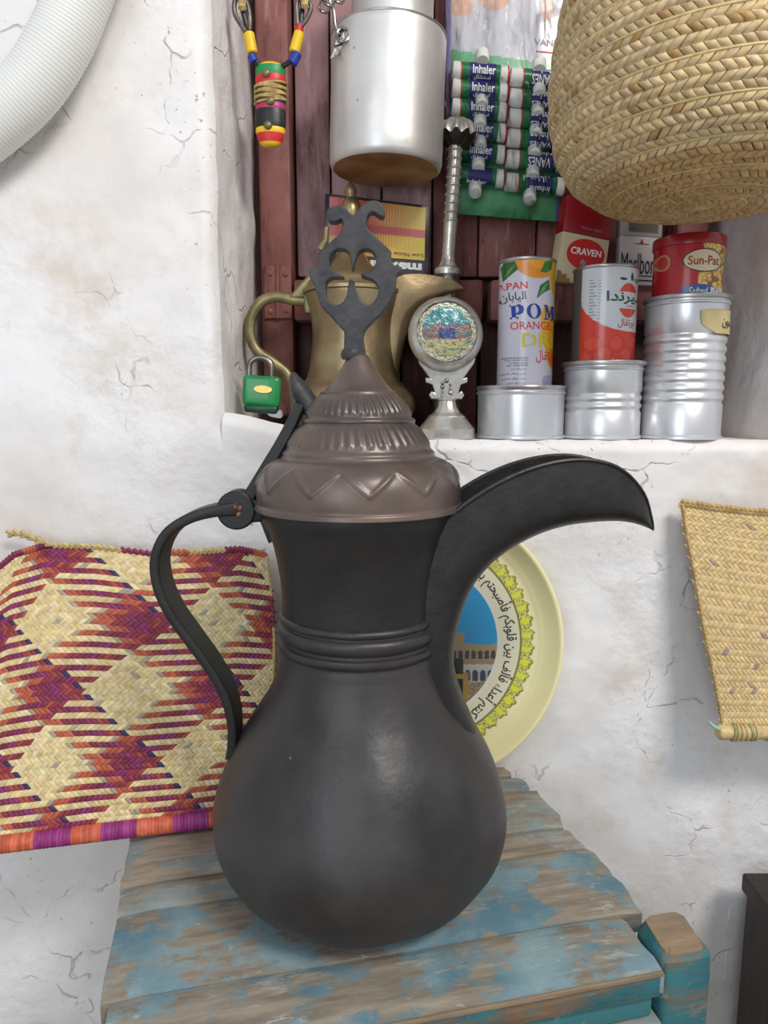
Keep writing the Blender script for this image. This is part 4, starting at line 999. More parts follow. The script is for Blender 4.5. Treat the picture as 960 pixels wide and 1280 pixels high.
pm_ = thing('cigarette_box', 'white cigarette box with tall black lettering, between soda can and nut tin', 'cigarette box', P(800, 354, YC), 'cigarette boxes on the shutter rail')
qb = [P(x, y, YC) for x, y in ((776, 262), (829, 266), (824, 357), (774, 355))]
slab(qb, 0, .66, Vector((.0, .020, 0))).build('box', mk('white_card', S(196, 186, 186), S(206, 198, 198), rough=.4, bump=0), pm_)
slab(qb, .665, 1.0, Vector((.0, .020, 0))).build('lid', mk('grey_card', S(170, 164, 158), S(186, 180, 172), rough=.4, bump=0), pm_)
g5 = quadmap(qb, .0008); g6 = quadmap(qb, .0012)
m = MB(); m.add([g5(.2, .72), g5(.9, .72), g5(.9, .93), g5(.2, .93)], [(0, 1, 2, 3)]); m.build('tax_seal', mk('seal_paper', S(92, 84, 70), S(120, 112, 96), rough=.5, bump=0), pm_)
m = MB(); m.add([g6(.27, .87), g6(.75, .86), g6(.75, .90), g6(.27, .905)], [(0, 1, 2, 3)]); m.build('seal_line', M['grey'], pm_)
flatletter(pm_, 'Marlboro', g6, .03, .145, .985, .43, 'black', .0)
m = MB(); m.add([g6(.05, .115), g6(.97, .115), g6(.97, .128), g6(.05, .128)], [(0, 1, 2, 3)]); m.add([g6(.05, .05), g6(.97, .05), g6(.97, .07), g6(.05, .07)], [(0, 1, 2, 3)]); m.build('rule_line', M['ink'], pm_, smooth=False)
m = MB(); vs_, fs_ = flat_shape([[(.34, .555), (.70, .552), (.70, .560), (.56, .566), (.54, .60), (.52, .63), (.50, .60), (.48, .566), (.34, .563)]]); m.add([g6(x, y) for x, y, z in vs_], fs_); m.build('emblem', M['maroon'], pm_, smooth=False)

# ------------------------------------------------------------------ hanging aluminium canister
YN = 0.980
can = thing('canister', 'dented aluminium canister with a narrower neck, hanging above the brass pot', 'canister', (P(482, 130, YN).x, YN, P(482, 210, YN).z))
zc0 = P(482, 214, YN).z; zc1 = P(485, 33, YN).z; rcn = 71 * pxm(483, 130, YN)
axd = (P(486.5, 50, YN) - P(482, 214, YN)).normalized(); ux = Vector((0, 1, 0)).cross(axd).normalized(); vx = axd.cross(ux); CM = Matrix((ux, vx, axd)).transposed(); CO = P(482, 214, YN); CL = (P(486.5, 50, YN) - CO).length
def dent(a, r, z): return r + .0007 * fbm(math.cos(a) * 2, math.sin(a) * 2, z * 14), z
m = MB(); m.lathe([(rcn * .93, 0.0), (rcn * .975, .0022), (rcn, .008)] + [(rcn, .008 + (CL - .016) * i / 10) for i in range(1, 11)] + [(rcn * 1.0, CL - .004), (rcn * .985, CL), (rcn * .94, CL + .001), (rcn * .75, CL + .006)], CO, 80, M=CM, fn=dent, cap0=False, cap1=True); cb = subroot(m.build('body', M['alu'], can, angle=45), can)
m = MB(); m.lathe([(0, .004), (rcn * .5, .0035), (rcn * .9, .001), (rcn * .932, .0)], CO, 80, M=CM, cap0=False, cap1=False); m.build('bottom', M['alubase'], can, label='brown stained bottom')
m = MB(); m.tube([CO + CM @ Vector((rcn * .985 * math.cos(a * pi / 40), rcn * .985 * math.sin(a * pi / 40), CL)) for a in range(80)], .0016, 8, closed=True); m.build('shoulder_seam', M['tinrim'], can)
rn_ = 51.5 * pxm(488, 10, YN); m = MB(); m.lathe([(rn_, CL + .003), (rn_, CL + .10), (rn_ * 1.06, CL + .104), (rn_ * 1.06, CL + .112), (rn_ * .2, CL + .13), (0, CL + .13)], CO + Vector((.003, 0, 0)), 64, M=CM, fn=dent, cap0=False, cap1=False); m.build('neck', M['alu'], can, angle=45)
# side lug with its wire loop
q = P(429, 47, YN - .048)
m = MB(); m.hexa([P(x, y, YN - .046 + d) for d in (0, .006) for (x, y) in ((412, 74), (424, 68), (436, 40), (424, 36))], .0015); m.hexa([P(x, y, YN - .050 + d) for d in (0, .004) for (x, y) in ((417, 58), (434, 52), (436, 37), (420, 38))], .002)
lug = subroot(m.build('lug', M['silverdark'], can), can)
m = MB(); m.tube([q + Vector((.0075 * math.cos(a * pi / 8), -.006 + .002 * math.sin(a * pi / 8), .0085 * math.sin(a * pi / 8))) for a in range(16)], .0017, 8, closed=True); m.build('ring', M['steel'], lug)
m = MB(); m.tube(catmull([P(x, y, YN - .052) for x, y in ((424, 44), (419, 32), (417, 14), (412, 2), (416, -12), (424, -30), (440, -90))], 5), .0022, 8); m.build('wire_handle', M['steel'], can)
for k, (x, y, r_) in enumerate(((411, -2, .007), (405, 8, .006), (424, -4, .006))):
    c = P(x, y, YN - .056); m = MB(); m.tube([c + Vector((r_ * math.cos(a * pi / 8), .002 * math.sin(a), r_ * 1.2 * math.sin(a * pi / 8))) for a in range(16)], .0015, 8, closed=True); m.build('chain_link', M['steel'], can)
m = MB(); m.tube([CO + CM @ Vector((0, 0, CL + .128)), P(488, -330, YN)], .0025, 8); m.build('hanging_wire', M['steel'], can)

# ------------------------------------------------------------------ banded amulet on a beaded cord
YA = 0.932
am = thing('amulet', 'banded amulet of red, yellow, green and black on a beaded cord at the left jamb', 'amulet', P(338, 184, YA))
pa_ = pxm(338, 130, YA)
def seg(y0, y1, mat, w0, w1, name='band', par=None, dx0=0, dx1=0, n=26):
    m = MB(); rr = []; k = max(3, int(abs(y1 - y0) / 3))
    for i in range(k + 1):
        t = i / k; y = y0 + (y1 - y0) * t; wv = (w0 + (w1 - w0) * t) * pa_ * (1 - .04 * (abs(2 * t - 1) ** 6)); c = P(338 + dx0 + (dx1 - dx0) * t, y, YA)
        rr.append([c + Vector((wv * math.cos(2 * pi * a / n), wv * .62 * math.sin(2 * pi * a / n), 0)) for a in range(n)])
    m.loft(rr); return m.build(name, M[mat], am, angle=60)
seg(80, 85, 'yellow', 12, 18.5); seg(84, 95.5, 'green', 18.5, 18.8); seg(95.5, 106.5, 'red', 18.8, 18.6)
seg(128, 133, 'blue', 18, 18); seg(131, 138.5, 'magenta', 18.6, 18.8); seg(138.5, 161, 'black', 19.6, 19.4); seg(161, 168, 'yellow', 18.8, 18.2); seg(168, 179, 'red', 18, 14.5); seg(179, 183.5, 'yellow', 14.5, 9)
seg(105, 130, 'strawdark', 17.5, 17.5, 'core')
raff = mk('raffia', S(196, 172, 112), S(150, 122, 70), scale=120, rough=.7, bump=.4, bscale=300)
for k in range(10):
    m = MB(); y = 107.5 + 2.3 * k; pth = []
    for a in range(24):
        an = 2 * pi * a / 24; c = P(338, y + 3.0 * math.cos(an + k) * (.8 if k % 2 else -.8), YA); pth.append(c + Vector((19.3 * pa_ * math.cos(an), 19.3 * .62 * pa_ * math.sin(an), 0)))
    m.tube(pth, .0016, 6, closed=True); m.build('raffia_wrap', raff, am)
for (x, y) in ((335, 97), (340, 131), (337, 161)):
    m = MB(); c = P(x, y, YA); m.ball((c.x, c.y - 19 * .62 * pa_, c.z), .0052, 12, (1, .7, 1)); m.build('stud', M['brassdull'], am, label='domed brass stud')
for side, pts_ in ((0, ((325, 84), (317, 71), (313, 55), (310, 38), (303, 10), (298, -30), (300, -120))), (1, ((352, 84), (364, 74), (371, 52), (375, 34), (378, 8), (380, -30), (372, -120)))):
    pth = catmull([P(x, y, YA - .004) for x, y in pts_], 6)
    m = MB(); m.tube(pth, .0032, 8); m.build('cord', M['black'], am)
def bead(x0, y0, x1, y1, r, mat):
    m = MB(); a, b = P(x0, y0, YA - .004), P(x1, y1, YA - .004); m.tube([a + (b - a) * t for t in (0, .06, .5, .94, 1)], lambda t: r * (.8 if t in (0, 1) else 1), 14); m.build('bead', M[mat], am)
bead(314, 69, 318.5, 78, .0054, 'blue'); bead(311, 41, 315.5, 67, .0066, 'yellow'); bead(365, 80, 372, 66, .0060, 'blue'); bead(367.5, 66, 374.5, 40, .0064, 'yellow'); bead(373, 40, 375, 31, .0052, 'red')
for pts_ in (((307, 40), (302, 32), (294, 18), (293, 4), (299, -6), (308, 4), (312, 20), (312, 38)), ((372, 31), (371, 18), (371, 4), (378, -8), (386, 2), (388, 12), (383, 24), (376, 33))):
    m = MB(); m.tube(catmull([P(x, y, YA - .006) for x, y in pts_], 5), .0030, 8); m.build('wire_loop', M['iron'], am)
for (x, y) in ((302, 4), (380, 2)):
    m = MB()
    for k in range(5): m.tube([P(x - 5 + 2.4 * k, y - 14, YA - .010), P(x - 2 + 1.4 * k, y + 4, YA - .013), P(x - 3 + 2.0 * k, y + 9 - abs(k - 2), YA - .010)], .0016, 6)
    m.build('raffia_tuft', M['yellow'] if False else raff, am)

# ------------------------------------------------------------------ white hose, top left
hs = thing('hose', 'thick white ribbed plastic hose crossing the top left corner of the wall', 'hose', P(60, 80, 0.828))
hp_ = catmull([P(x, y, 0.828) for x, y in ((150, -190), (128, -90), (100, -8), (76, 50), (42, 104), (0, 146), (-50, 182), (-130, 220))], 40)
m = MB(); rb_ = 37 * pxm(60, 80, .828); n_ = len(hp_)
m.tube(hp_, lambda t: rb_ * (1 + .016 * (1, .2, -1)[int(round(t * (n_ - 1))) % 3]), 36, cap=True); m.build('tube', M['hose'], hs, angle=80)

# ------------------------------------------------------------------ display card of inhalers in a plastic bag
YI = 1.060
pk_ = thing('inhaler_pack', 'green and white display card of small inhaler tubes in a clear plastic bag', 'display card', P(635, 275, YI))
qc = [P(x, y, YI) for x, y in ((557, -60), (728, -60), (700, 277), (558, 266))]
gq = quadmap(qc, 0.0); pts = []; cols = []; nu, nv = 60, 160
def pxof(u, v):
    return (558 + (700 - 558) * u) * (1 - v) + (557 + 171 * u) * v, (266 + 11 * u) * (1 - v) - 60 * v
BLB = [(575, 4, 16, 14), (618, -4, 20, 14), (684, 8, 8, 16), (650, -30, 30, 16)]
for i in range(nu):
    for j in range(nv):
        u, v = i / (nu - 1), j / (nv - 1); x, y = pxof(u, v); pts.append(gq(u, v))
        c = S(96, 176, 122) if y > 57 + 23 * u else S(206, 203, 210)
        for (bx_, by_, rx_, ry_) in BLB:
            if ((x - bx_) / rx_) ** 2 + ((y - by_) / ry_) ** 2 < 1: c = S(226, 176, 150)
        if u < .035 or u > .955: c = S(112, 104, 160)
        cols.append(c)
m = MB(); m.grid(pts, nu, nv, cols=cols); m.grid([p + Vector((0, .003, 0)) for p in pts], nu, nv, cols=cols); card = subroot(m.build('card', M['print'], pk_, smooth=False), pk_)
def card_text(s_, x0, y0, x1, y1, mat, bold=0.0, Y=YI - .0008, up=False, par=None, dy=0.0):
    m = MB()
    f = (lambda u, v: P(x0 + (x1 - x0) * u, y1 + (y0 - y1) * v + dy * u, Y)) if not up else (lambda u, v: P(x1 - (x1 - x0) * u, y0 + (y1 - y0) * v + dy * (1 - u), Y))
    put(m, text_mesh(s_, bold), f); m.build('lettering', M[mat], par or card, smooth=False)
card_text('VANES', 668, 48, 703, 56, 'grey', .01, dy=3)
m = MB(); m.add([P(670, 63, YI - .0008), P(700, 66, YI - .0008), P(700, 67.5, YI - .0008), P(670, 64.5, YI - .0008)], [(0, 1, 2, 3)]); m.build('underline', M['orange'], card)
gtube = mk('green_tube', S(14, 104, 58), S(22, 124, 70), scale=40, rough=.3, bump=0, coat=.3)
ri = 11.2 * pxm(650, 150, YI); YT = YI - ri - .0005
def inhaler(xl, xr, y, cl, cr, words):
    dy = lambda x: y + (x - (xl + xr) / 2) * .09
    m = MB(); m.tube([P(xl, dy(xl), YT), P(xr, dy(xr), YT)], ri, 18); t = subroot(m.build('inhaler', gtube, pk_), pk_)
    for (a, b) in ((cl, xl), (xr, cr)):
        if abs(a - b) < 1: continue
        m = MB(); A_, B_ = P(a, dy(a), YT), P(b, dy(b), YT); m.tube([A_ + (B_ - A_) * q for q in (0, .05, .15, .9, 1)], lambda q: ri * (.82 if q == 0 else .93 if q < .3 else .98), 18); m.build('cap', M['white'], t)
        e = b; m = MB(); m.tube([P(e - .8, dy(e), YT), P(e + .8, dy(e), YT)], ri * 1.01, 18); m.build('red_ring', M['red'], t)
    m = MB(); a, b = xl + 10, xr - 5; n_ = 10; ps_ = []
    for i in range(2):
        x = a + (b - a) * i; c = P(x, dy(x), YT)
        for k in range(n_ + 1): an = R(-62) + R(124) * k / n_; ps_.append(c + Vector((0, -math.cos(an) * ri * 1.012, math.sin(an) * ri * 1.012)))
    m.grid(ps_, 2, n_ + 1); m.build('label', M['navy'], t)
    for (s_, v0, v1, up, x0, x1) in words:
        m = MB()
        def f(u, v):
            uu = 1 - u if up else u; vv = 1 - v if up else v; x = x0 + (x1 - x0) * uu; an = R(-58) + R(116) * (v0 + (v1 - v0) * vv); c = P(x, dy(x), YT)
            return c + Vector((0, -math.cos(an) * ri * 1.035, math.sin(an) * ri * 1.035))
        put(m, text_mesh(s_, .015), f, 2); m.build('lettering', M['wht'], t, smooth=False)
for k, y in enumerate((100, 126, 151, 176, 202, 231)):
    a = ('VANES', .08, .56, True, 663, 690); b = ('Inhaler', .64, .98, True, 664, 694)
    if k in (1, 2, 3): a, b = ('VANES', .02, .30, True, 664, 690), ('Inhaler', .38, .84, True, 664, 694)
    if k == 5: a, b = ('Inhaler', .02, .3, True, 664, 690), (arabic('استنشاق'), .5, .95, True, 658, 690)
    o = -2 * k
    inhaler(653 + o * .6, 696 + o * .2, y, 637 + o * .6, 706 + o * .2, [(a[0], a[1], a[2], a[3], a[4] + o * .6, a[5] + o * .5), (b[0], b[1], b[2], b[3], b[4] + o * .6, b[5] + o * .5)])
for k, y in enumerate((92, 114, 138, 164, 191, 221)):
    o = -1 * k; w_ = [('Inhaler', .30, .74, False, 590 + o, 618 + o), (arabic('استنشاق'), .02, .24, False, 592 + o, 612 + o)]
    if k == 5: w_ = [('Inhaler', .0, .22, False, 588 + o, 612 + o)]
    inhaler(576 + o * .4, 624 + o, y, 565 + o * .4, 634 + o, w_)
for (x, y) in ((674, 83), (674, 114), (672, 140), (670, 165), (668, 190), (666, 217), (662, 246), (603, 72), (602, 128), (600, 154), (600, 180), (598, 207), (594, 237)):
    m = MB(); a, b = P(x, y - 5, YT - .001), P(x, y + 5, YT - ri * .9); m.tube([a, a + (b - a) * .9, b], lambda t: ri * (.74 if t < .9 else .66), 18); m.build('end_cap', M['white'], pk_)
def clear_plastic():
    m = bpy.data.materials.new('clear_plastic'); m.use_nodes = True; nt = m.node_tree; N = nt.nodes; L = nt.links
    N.remove(N['Principled BSDF']); tr = N.new('ShaderNodeBsdfTransparent'); tr.inputs[0].default_value = (.96, .97, .98, 1)
    gl = N.new('ShaderNodeBsdfGlossy'); gl.inputs['Roughness'].default_value = .12; mx = N.new('ShaderNodeMixShader'); fr = N.new('ShaderNodeLayerWeight'); fr.inputs['Blend'].default_value = .2
    tc = N.new('ShaderNodeTexCoord'); mp = N.new('ShaderNodeMapping'); mp.inputs['Scale'].default_value = (2.2, 1, .45); n = N.new('ShaderNodeTexNoise'); n.inputs['Scale'].default_value = 22; n.inputs['Detail'].default_value = 3; n.inputs['Distortion'].default_value = 1.2
    bp = N.new('ShaderNodeBump'); bp.inputs['Strength'].default_value = 1.0; bp.inputs['Distance'].default_value = .02
    L.new(tc.outputs['Object'], mp.inputs[0]); L.new(mp.outputs[0], n.inputs[0]); L.new(n.outputs['Fac'], bp.inputs['Height']); L.new(bp.outputs[0], gl.inputs['Normal']); L.new(bp.outputs[0], fr.inputs['Normal'])
    L.new(fr.outputs['Fresnel'], mx.inputs[0]); L.new(tr.outputs[0], mx.inputs[1]); L.new(gl.outputs[0], mx.inputs[2]); L.new(mx.outputs[0], N['Material Output'].inputs[0]); return m
pts = []; nu, nv = 40, 70
for i in range(nu):
    for j in range(nv):
        u, v = i / (nu - 1), j / (nv - 1); x, y = pxof(u * 1.06 - .03, v); y += 4 * (1 - v)
        e = min(u, 1 - u) * 2; d = .026 * min(1, e * 3.0) ** .6 * (.35 + .65 * min(1, (1 - v) * 1.2 + .2)) * min(1, v * 10 + .15)
        pts.append(P(x, y, YI - .002 - d + .004 * fbm(u * 5, v * 4, 3.0)))
m = MB(); m.grid(pts, nu, nv); m.build('plastic_bag', clear_plastic(), pk_, angle=80)

# ------------------------------------------------------------------ woven things
def strip(pos, u, v, du, dv, lean, hgt, nu=3, nv=4, fat=1.12):
    """one visible float of a plaited strand: a slanting parallelogram, bulged, on the surface pos(u, v) -> (point, normal)"""
    vs = []
    AS = ((-1, 0), (-.78, .9), (.78, 1), (1, 0)); BS = ((-1, .0), (-.45, .9), (.45, 1), (1, .25)); nu, nv = 4, 4
    for a, ha in AS:
        for b, hb in BS:
            p, n = pos(u + du * (.5 * a * fat + lean * .5 * b), v + dv * .5 * b * 1.10)
            vs.append(p + n * hgt * (ha * hb - .15))
    fs = [(i * nv + j, (i + 1) * nv + j, (i + 1) * nv + j + 1, i * nv + j + 1) for i in range(nu - 1) for j in range(nv - 1)]
    return vs, fs
def jitc(c, k=.12):
    f = 1 + random.uniform(-k, k * .8); return (c[0] * f, c[1] * f * random.uniform(.97, 1.02), c[2] * f * random.uniform(.9, 1.05))

# basket of sewn plaited bands
YW = 0.760; wc = P(885, 130, YW); xw = wc.x; sc_ = pxm(885, 130, YW)
bsk = thing('palm_basket', 'big round plaited palm basket hanging at the upper right over the tins', 'basket', (xw, YW, 0.672))
bprof = [Vector(p) for p in ((0.004, 0.682, 0), (0.045, 0.683, 0), (0.085, 0.688, 0), (0.116, 0.702, 0), (0.136, 0.723, 0), (0.1475, 0.752, 0), (0.1525, 0.790, 0), (0.1500, 0.830, 0), (0.1430, 0.873, 0), (0.1365, 0.920, 0), (0.131, 0.97, 0), (0.128, 1.02, 0))]
bcv = catmull(bprof, 14); ln = [0.0]
for i in range(1, len(bcv)): ln.append(ln[-1] + (bcv[i] - bcv[i - 1]).length)
LT = ln[-1]; BAND = 0.0315; NROW = 4
def bpos(l):
    l = min(max(l, 0), LT - 1e-6); lo = np.searchsorted(ln, l, side='right') - 1; t = (l - ln[lo]) / max(1e-9, ln[lo + 1] - ln[lo])
    p = bcv[lo].lerp(bcv[lo + 1], t); d = (bcv[lo + 1] - bcv[lo]).normalized(); return p.x, p.y, d
def bsurf(th, l):
    l2 = l + BAND * 0.9 * (th / (2 * pi))              # the bands spiral
    r, z, d = bpos(l2); n2 = (d.y, -d.x); ph = (l / BAND) % 1.0; bul = .0034 * math.sin(pi * ph) ** .6 if 0 < ph < 1 else 0
    r += n2[0] * bul; z += n2[1] * bul
    c, s = math.cos(th - pi / 2), math.sin(th - pi / 2)
    return Vector((xw + r * c, YW + r * s, z)), Vector((n2[0] * c, n2[0] * s, n2[1]))
core = MB(); core.lathe([(max(.001, bpos(LT * i / 60)[0] - .0035), bpos(LT * i / 60)[1] + .003) for i in range(61)], (xw, YW, 0), 72, cap1=False); core.build('lining', M['strawdark'], bsk)
big = []; rest = MB(); rowh = BAND / NROW
nb_ = int(LT / BAND)
for bnd in range(-1, nb_):
    for rw in range(NROW):
        l = (bnd + (rw + .5) / NROW) * BAND
        if l + BAND < .012: continue
        r_ = bpos(l + BAND * .45)[0]; n_ = max(10, int(2 * pi * r_ / .0092)); du = 2 * pi / n_
        lean = (1 if (rw + bnd * NROW) % 2 else -1) * rowh / max(.02, r_) / du * .95
        for k in range(n_):
            th = -pi + (k + (.5 if rw % 2 else 0)) * du
            if l + BAND * .9 * th / (2 * pi) < .006: continue
            vs, fs = strip(bsurf, th, l + random.uniform(-.0004, .0004), du, rowh, lean, .0030, fat=1.0)
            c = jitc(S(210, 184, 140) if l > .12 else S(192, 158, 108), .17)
            if random.random() < .05: c = jitc(S(176, 140, 88))
            p = vs[5]; q = (p - Vector((0, 0, H))); zc = q.y * math.cos(PITCH) - q.z * math.sin(PITCH); px = 480 + FPX * q.x / zc; py = 640 - FPX * (q.z * math.cos(PITCH) + q.y * math.sin(PITCH)) / zc
            nrm = bsurf(th, l)[1]; face = -nrm.dot(q.normalized())
            vis = face if (690 < px < 955 and 5 < py < 275) else -1
            big.append((vis, vs, fs, c))
big.sort(key=lambda t: -t[0])
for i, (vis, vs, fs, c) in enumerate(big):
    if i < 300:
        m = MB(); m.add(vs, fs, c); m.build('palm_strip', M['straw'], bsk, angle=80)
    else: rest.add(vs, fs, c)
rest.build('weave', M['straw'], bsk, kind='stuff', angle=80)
m = MB(); m.ball((xw, YW, .683), .016, 14, (1, 1, .35)); m.build('base_knot', M['cream'], bsk)
for bnd in range(1, nb_):
    m = MB(); m.tube([bsurf(-pi + 2 * pi * k / 72, bnd * BAND + .0001)[0] + bsurf(-pi + 2 * pi * k / 72, bnd * BAND)[1] * .0016 for k in range(73)], .0017, 6); m.c = [jitc(S(208, 184, 132), .08) for _ in m.v]; m.build('seam_cord', M['straw'], bsk)
m = MB()
for a in (-.5, .5): m.tube(catmull([(xw + .126 * math.cos(a + pi), YW + .126 * math.sin(a), 1.01), (xw - .10, YW + .03 * a, 1.12), (xw, YW, 1.17), (xw + .10, YW + .03 * a, 1.12), (xw + .126 * math.cos(a), YW + .126 * math.sin(a), 1.01)], 8), .006, 8)
m.build('handle', M['cream'], bsk)

# colourful plaited mat leaning on the wall
def rodpt(t): return PZ(-55, 1062, .010).lerp(PZ(305, 1019, .010), t)
mt = thing('woven_fan_mat', 'plaited mat of cream diamonds with crimson and orange, left of the black coffee pot', 'mat', rodpt(.5) - Vector((0, 0, .010)))
topx = [(-12, 722), (20, 694), (58, 682), (120, 684), (190, 693), (250, 690), (300, 687), (334, 694)]
topw = [P(x, y, .862 - .004 * abs(i - 3.5)) for i, (x, y) in enumerate(topx)]
def tq(u):
    f = u * (len(topw) - 1); i = min(int(f), len(topw) - 2); return topw[i].lerp(topw[i + 1], f - i)
def mat_xyz(u, v):
    b = rodpt(u * 1.0) + Vector((0, .004, .006)); b = b.lerp(rodpt(.985) + Vector((.018, .004, .006)), 0) ; t = tq(u)
    p = b.lerp(t, v); p.y += .010 * math.sin(pi * v) * -1 + .003 * fbm(u * 3, v * 3, 4.0); p.x += .022 * max(0, u - .0) * math.sin(pi * v) * u
    return p
def msurf(u, v):
    p = mat_xyz(u, v); e = .01; n = (mat_xyz(u + e, v) - mat_xyz(u - e, v)).cross(mat_xyz(u, v + e) - mat_xyz(u, v - e)).normalized()
    if n.y > 0: n = -n
    return p, n
def project(p):
    q = p - Vector((0, 0, H)); zc = q.y * math.cos(PITCH) - q.z * math.sin(PITCH)
    return 480 + FPX * q.x / zc, 640 - FPX * (q.z * math.cos(PITCH) + q.y * math.sin(PITCH)) / zc
CRM = [S(232, 210, 158), S(226, 202, 148), S(236, 218, 172)]
PAL = [S(188, 94, 66), S(168, 72, 60), S(144, 48, 66), S(126, 38, 72), S(140, 42, 108), S(178, 84, 66)]
NC, NRW = 56, 48; LX, LY = .36 / 1.0, .355    # dyed strands lie in two diagonal families, counted in mat units
weave = MB(); PER = 26.6
pal_a = {}; pal_b = {}
def strand(k, off, store, fam):
    q = ((k - off) / PER) % 1.0
    if .27 < q < .77:
        if k not in store: store[k] = random.random()
        t = (q - .27) / .5; r_ = store[k]
        if t > .93 and fam == 'b': return S(52, 38, 92)
        if t < .08: return S(176, 160, 140) if r_ < .6 else PAL[0]
        i = 0 if t < .3 else 2 if t < .45 else 3 if t < .6 else (4 if r_ < .5 else 2) if t < .75 else 1
        if r_ > .8: i = (i + 1) % 6
        return PAL[i]
    return random.choice(CRM) if random.random() > .012 else S(176, 166, 150)
for r_ in range(NRW):
    for c_ in range(-1, NC + 1):
        u = (c_ + (.5 if r_ % 2 else 0) + .25) / NC; v = (r_ + .5) / NRW
        if u < -.002 or u > .998: continue
        xx = c_ + (.5 if r_ % 2 else 0); yy = (NRW - r_) * 1.09
        slash = r_ % 2 == 0
        if slash: col = strand(int(round(xx + yy)), 30.5, pal_a, 'a')
        else: col = strand(int(round(xx - yy)), 1.0, pal_b, 'b')
        vs, fs = strip(msurf, u, v, 1 / NC, 1 / NRW, (1.05 if slash else -1.05), .0015, 3, 3, 1.04)
        weave.add(vs, fs, jitc(col, .10))
weave.build('weave', M['straw'], mt, kind='stuff', angle=80)
bkm = MB(); bkm.grid([mat_xyz(i / 40, j / 30) + Vector((0, .0028, 0)) for i in range(41) for j in range(31)], 41, 31); bkm.grid([mat_xyz(i / 40, j / 30) + Vector((0, .0008, 0)) for i in range(41) for j in range(31)], 41, 31); bkm.build('backing', M['matback'], mt)
def braid(path, r, mats, name, par, step=3):
    """edge braid: short overlapping turns round the edge"""
    m = MB(); n = len(path); cs = []
    for i in range(0, n - 1):
        a, b = path[i], path[i + 1]; d = (b - a); t = d.normalized(); up = Vector((0, -.4, 1)).normalized(); s_ = t.cross(up).normalized(); up = s_.cross(t)
        for sg in (1, -1):
            k0 = len(m.v); p0 = a - d * .3 + up * (r * .8 * sg) - s_ * r * .1; p1 = a + d * .95 - up * (r * .25 * sg) - s_ * r * .1
            m.tube([p0, (p0 + p1) / 2 + Vector((0, -r * .55, 0)), p1], r * .55, 5); c = jitc(mats[(i // step) % len(mats)], .1); cs += [c] * (len(m.v) - k0)
    m.c = cs; return m.build(name, M['straw'], par, angle=80)
tedge = [tq(i / 64) + Vector((0, -.002, .001)) for i in range(65)]
cl_c, cl_m, cl_o = S(208, 186, 130), S(140, 44, 84), S(196, 104, 72)
braid(tedge, .0042, [cl_c, cl_m, cl_m, cl_o, cl_m, cl_c, cl_c, cl_c, cl_m, cl_m, cl_o, cl_c], 'top_braid', mt, 4)
braid([mat_xyz(1, i / 50) + Vector((0, -.001, 0)) for i in range(51)], .0032, [cl_c, cl_c, cl_m, cl_c], 'side_braid', mt, 6)
braid([mat_xyz(0, i / 50) + Vector((0, -.001, 0)) for i in range(51)], .0032, [cl_c, cl_m, cl_c], 'side_braid', mt, 6)
braid([P(x, y, .852) for x, y in ((12, 667), (20, 666), (29, 668), (38, 671), (48, 675), (58, 679), (68, 681))], .0048, [cl_c], 'braid_tail', mt)
rod = MB(); rod.tube([rodpt(-.01), rodpt(1.0)], .0070, 14); rdo = subroot(rod.build('rod', M['cream'], mt), mt)
segs = [(-55, 'm'), (-8, 'o'), (38, 'm'), (83, 'o'), (120, 'm'), (165, 'o'), (212, 'm'), (258, 'o'), (304, None)]
SEGC = dict(o=[S(206, 96, 66), S(222, 112, 84)], m=[S(150, 46, 120), S(168, 62, 140)])
for (a, kk), (b, _) in zip(segs, segs[1:]):
    m = MB(); n = 10; ta, tb_ = (a + 55) / 360, (b + 55) / 360; cs = []
    for i in range(n):
        t0, t1 = ta + (tb_ - ta) * i / n, ta + (tb_ - ta) * (i + 1) / n; k0 = len(m.v)
        p0, p1 = rodpt(t0 - .001), rodpt(t1 + .001); m.tube([p0, p0.lerp(p1, .15), p0.lerp(p1, .5), p0.lerp(p1, .85), p1], lambda q: .0090 + .0009 * math.sin(pi * q) + random.uniform(-.0002, .0002), 14)
        cs += [jitc(random.choice(SEGC[kk]), .08)] * (len(m.v) - k0)
    m.c = cs; m.build('binding', M['straw'], rdo, label=('magenta' if kk == 'm' else 'orange') + ' straw wrapping on the rod')

# straw hand fan on the right
ft = thing('straw_fan', 'plain straw woven fan mat with a wrapped rod, at the right edge of the wall', 'fan', P(1000, 925, .805))
LEFT = [(903, 906), (893, 850), (880, 790), (868, 720), (858, 668), (852, 628)]
def fan_xyz(u, v):
    v = min(1.0, max(0.0, v))
    f = v * (len(LEFT) - 1); i = min(int(f), len(LEFT) - 2); t = f - i
    xl = LEFT[i][0] + (LEFT[i + 1][0] - LEFT[i][0]) * t; yl = LEFT[i][1] + (LEFT[i + 1][1] - LEFT[i][1]) * t
    xr = 1075 + 40 * v; yr = 905 + (652 - 905) * v
    Y = .812 + .042 * v ** .8 - .006 * math.sin(pi * u)
    return P(xl + (xr - xl) * u, yl + (yr - yl) * u + 3 * math.sin(u * 5) * v, Y)
def fsurf(u, v):
    e = .01; n = (fan_xyz(u + e, v) - fan_xyz(u - e, v)).cross(fan_xyz(u, min(1, v + e)) - fan_xyz(u, max(0, v - e))).normalized(); return fan_xyz(u, min(1, max(0, v))), (n if n.y < 0 else -n)
weave = MB(); NC, NRW = 34, 36
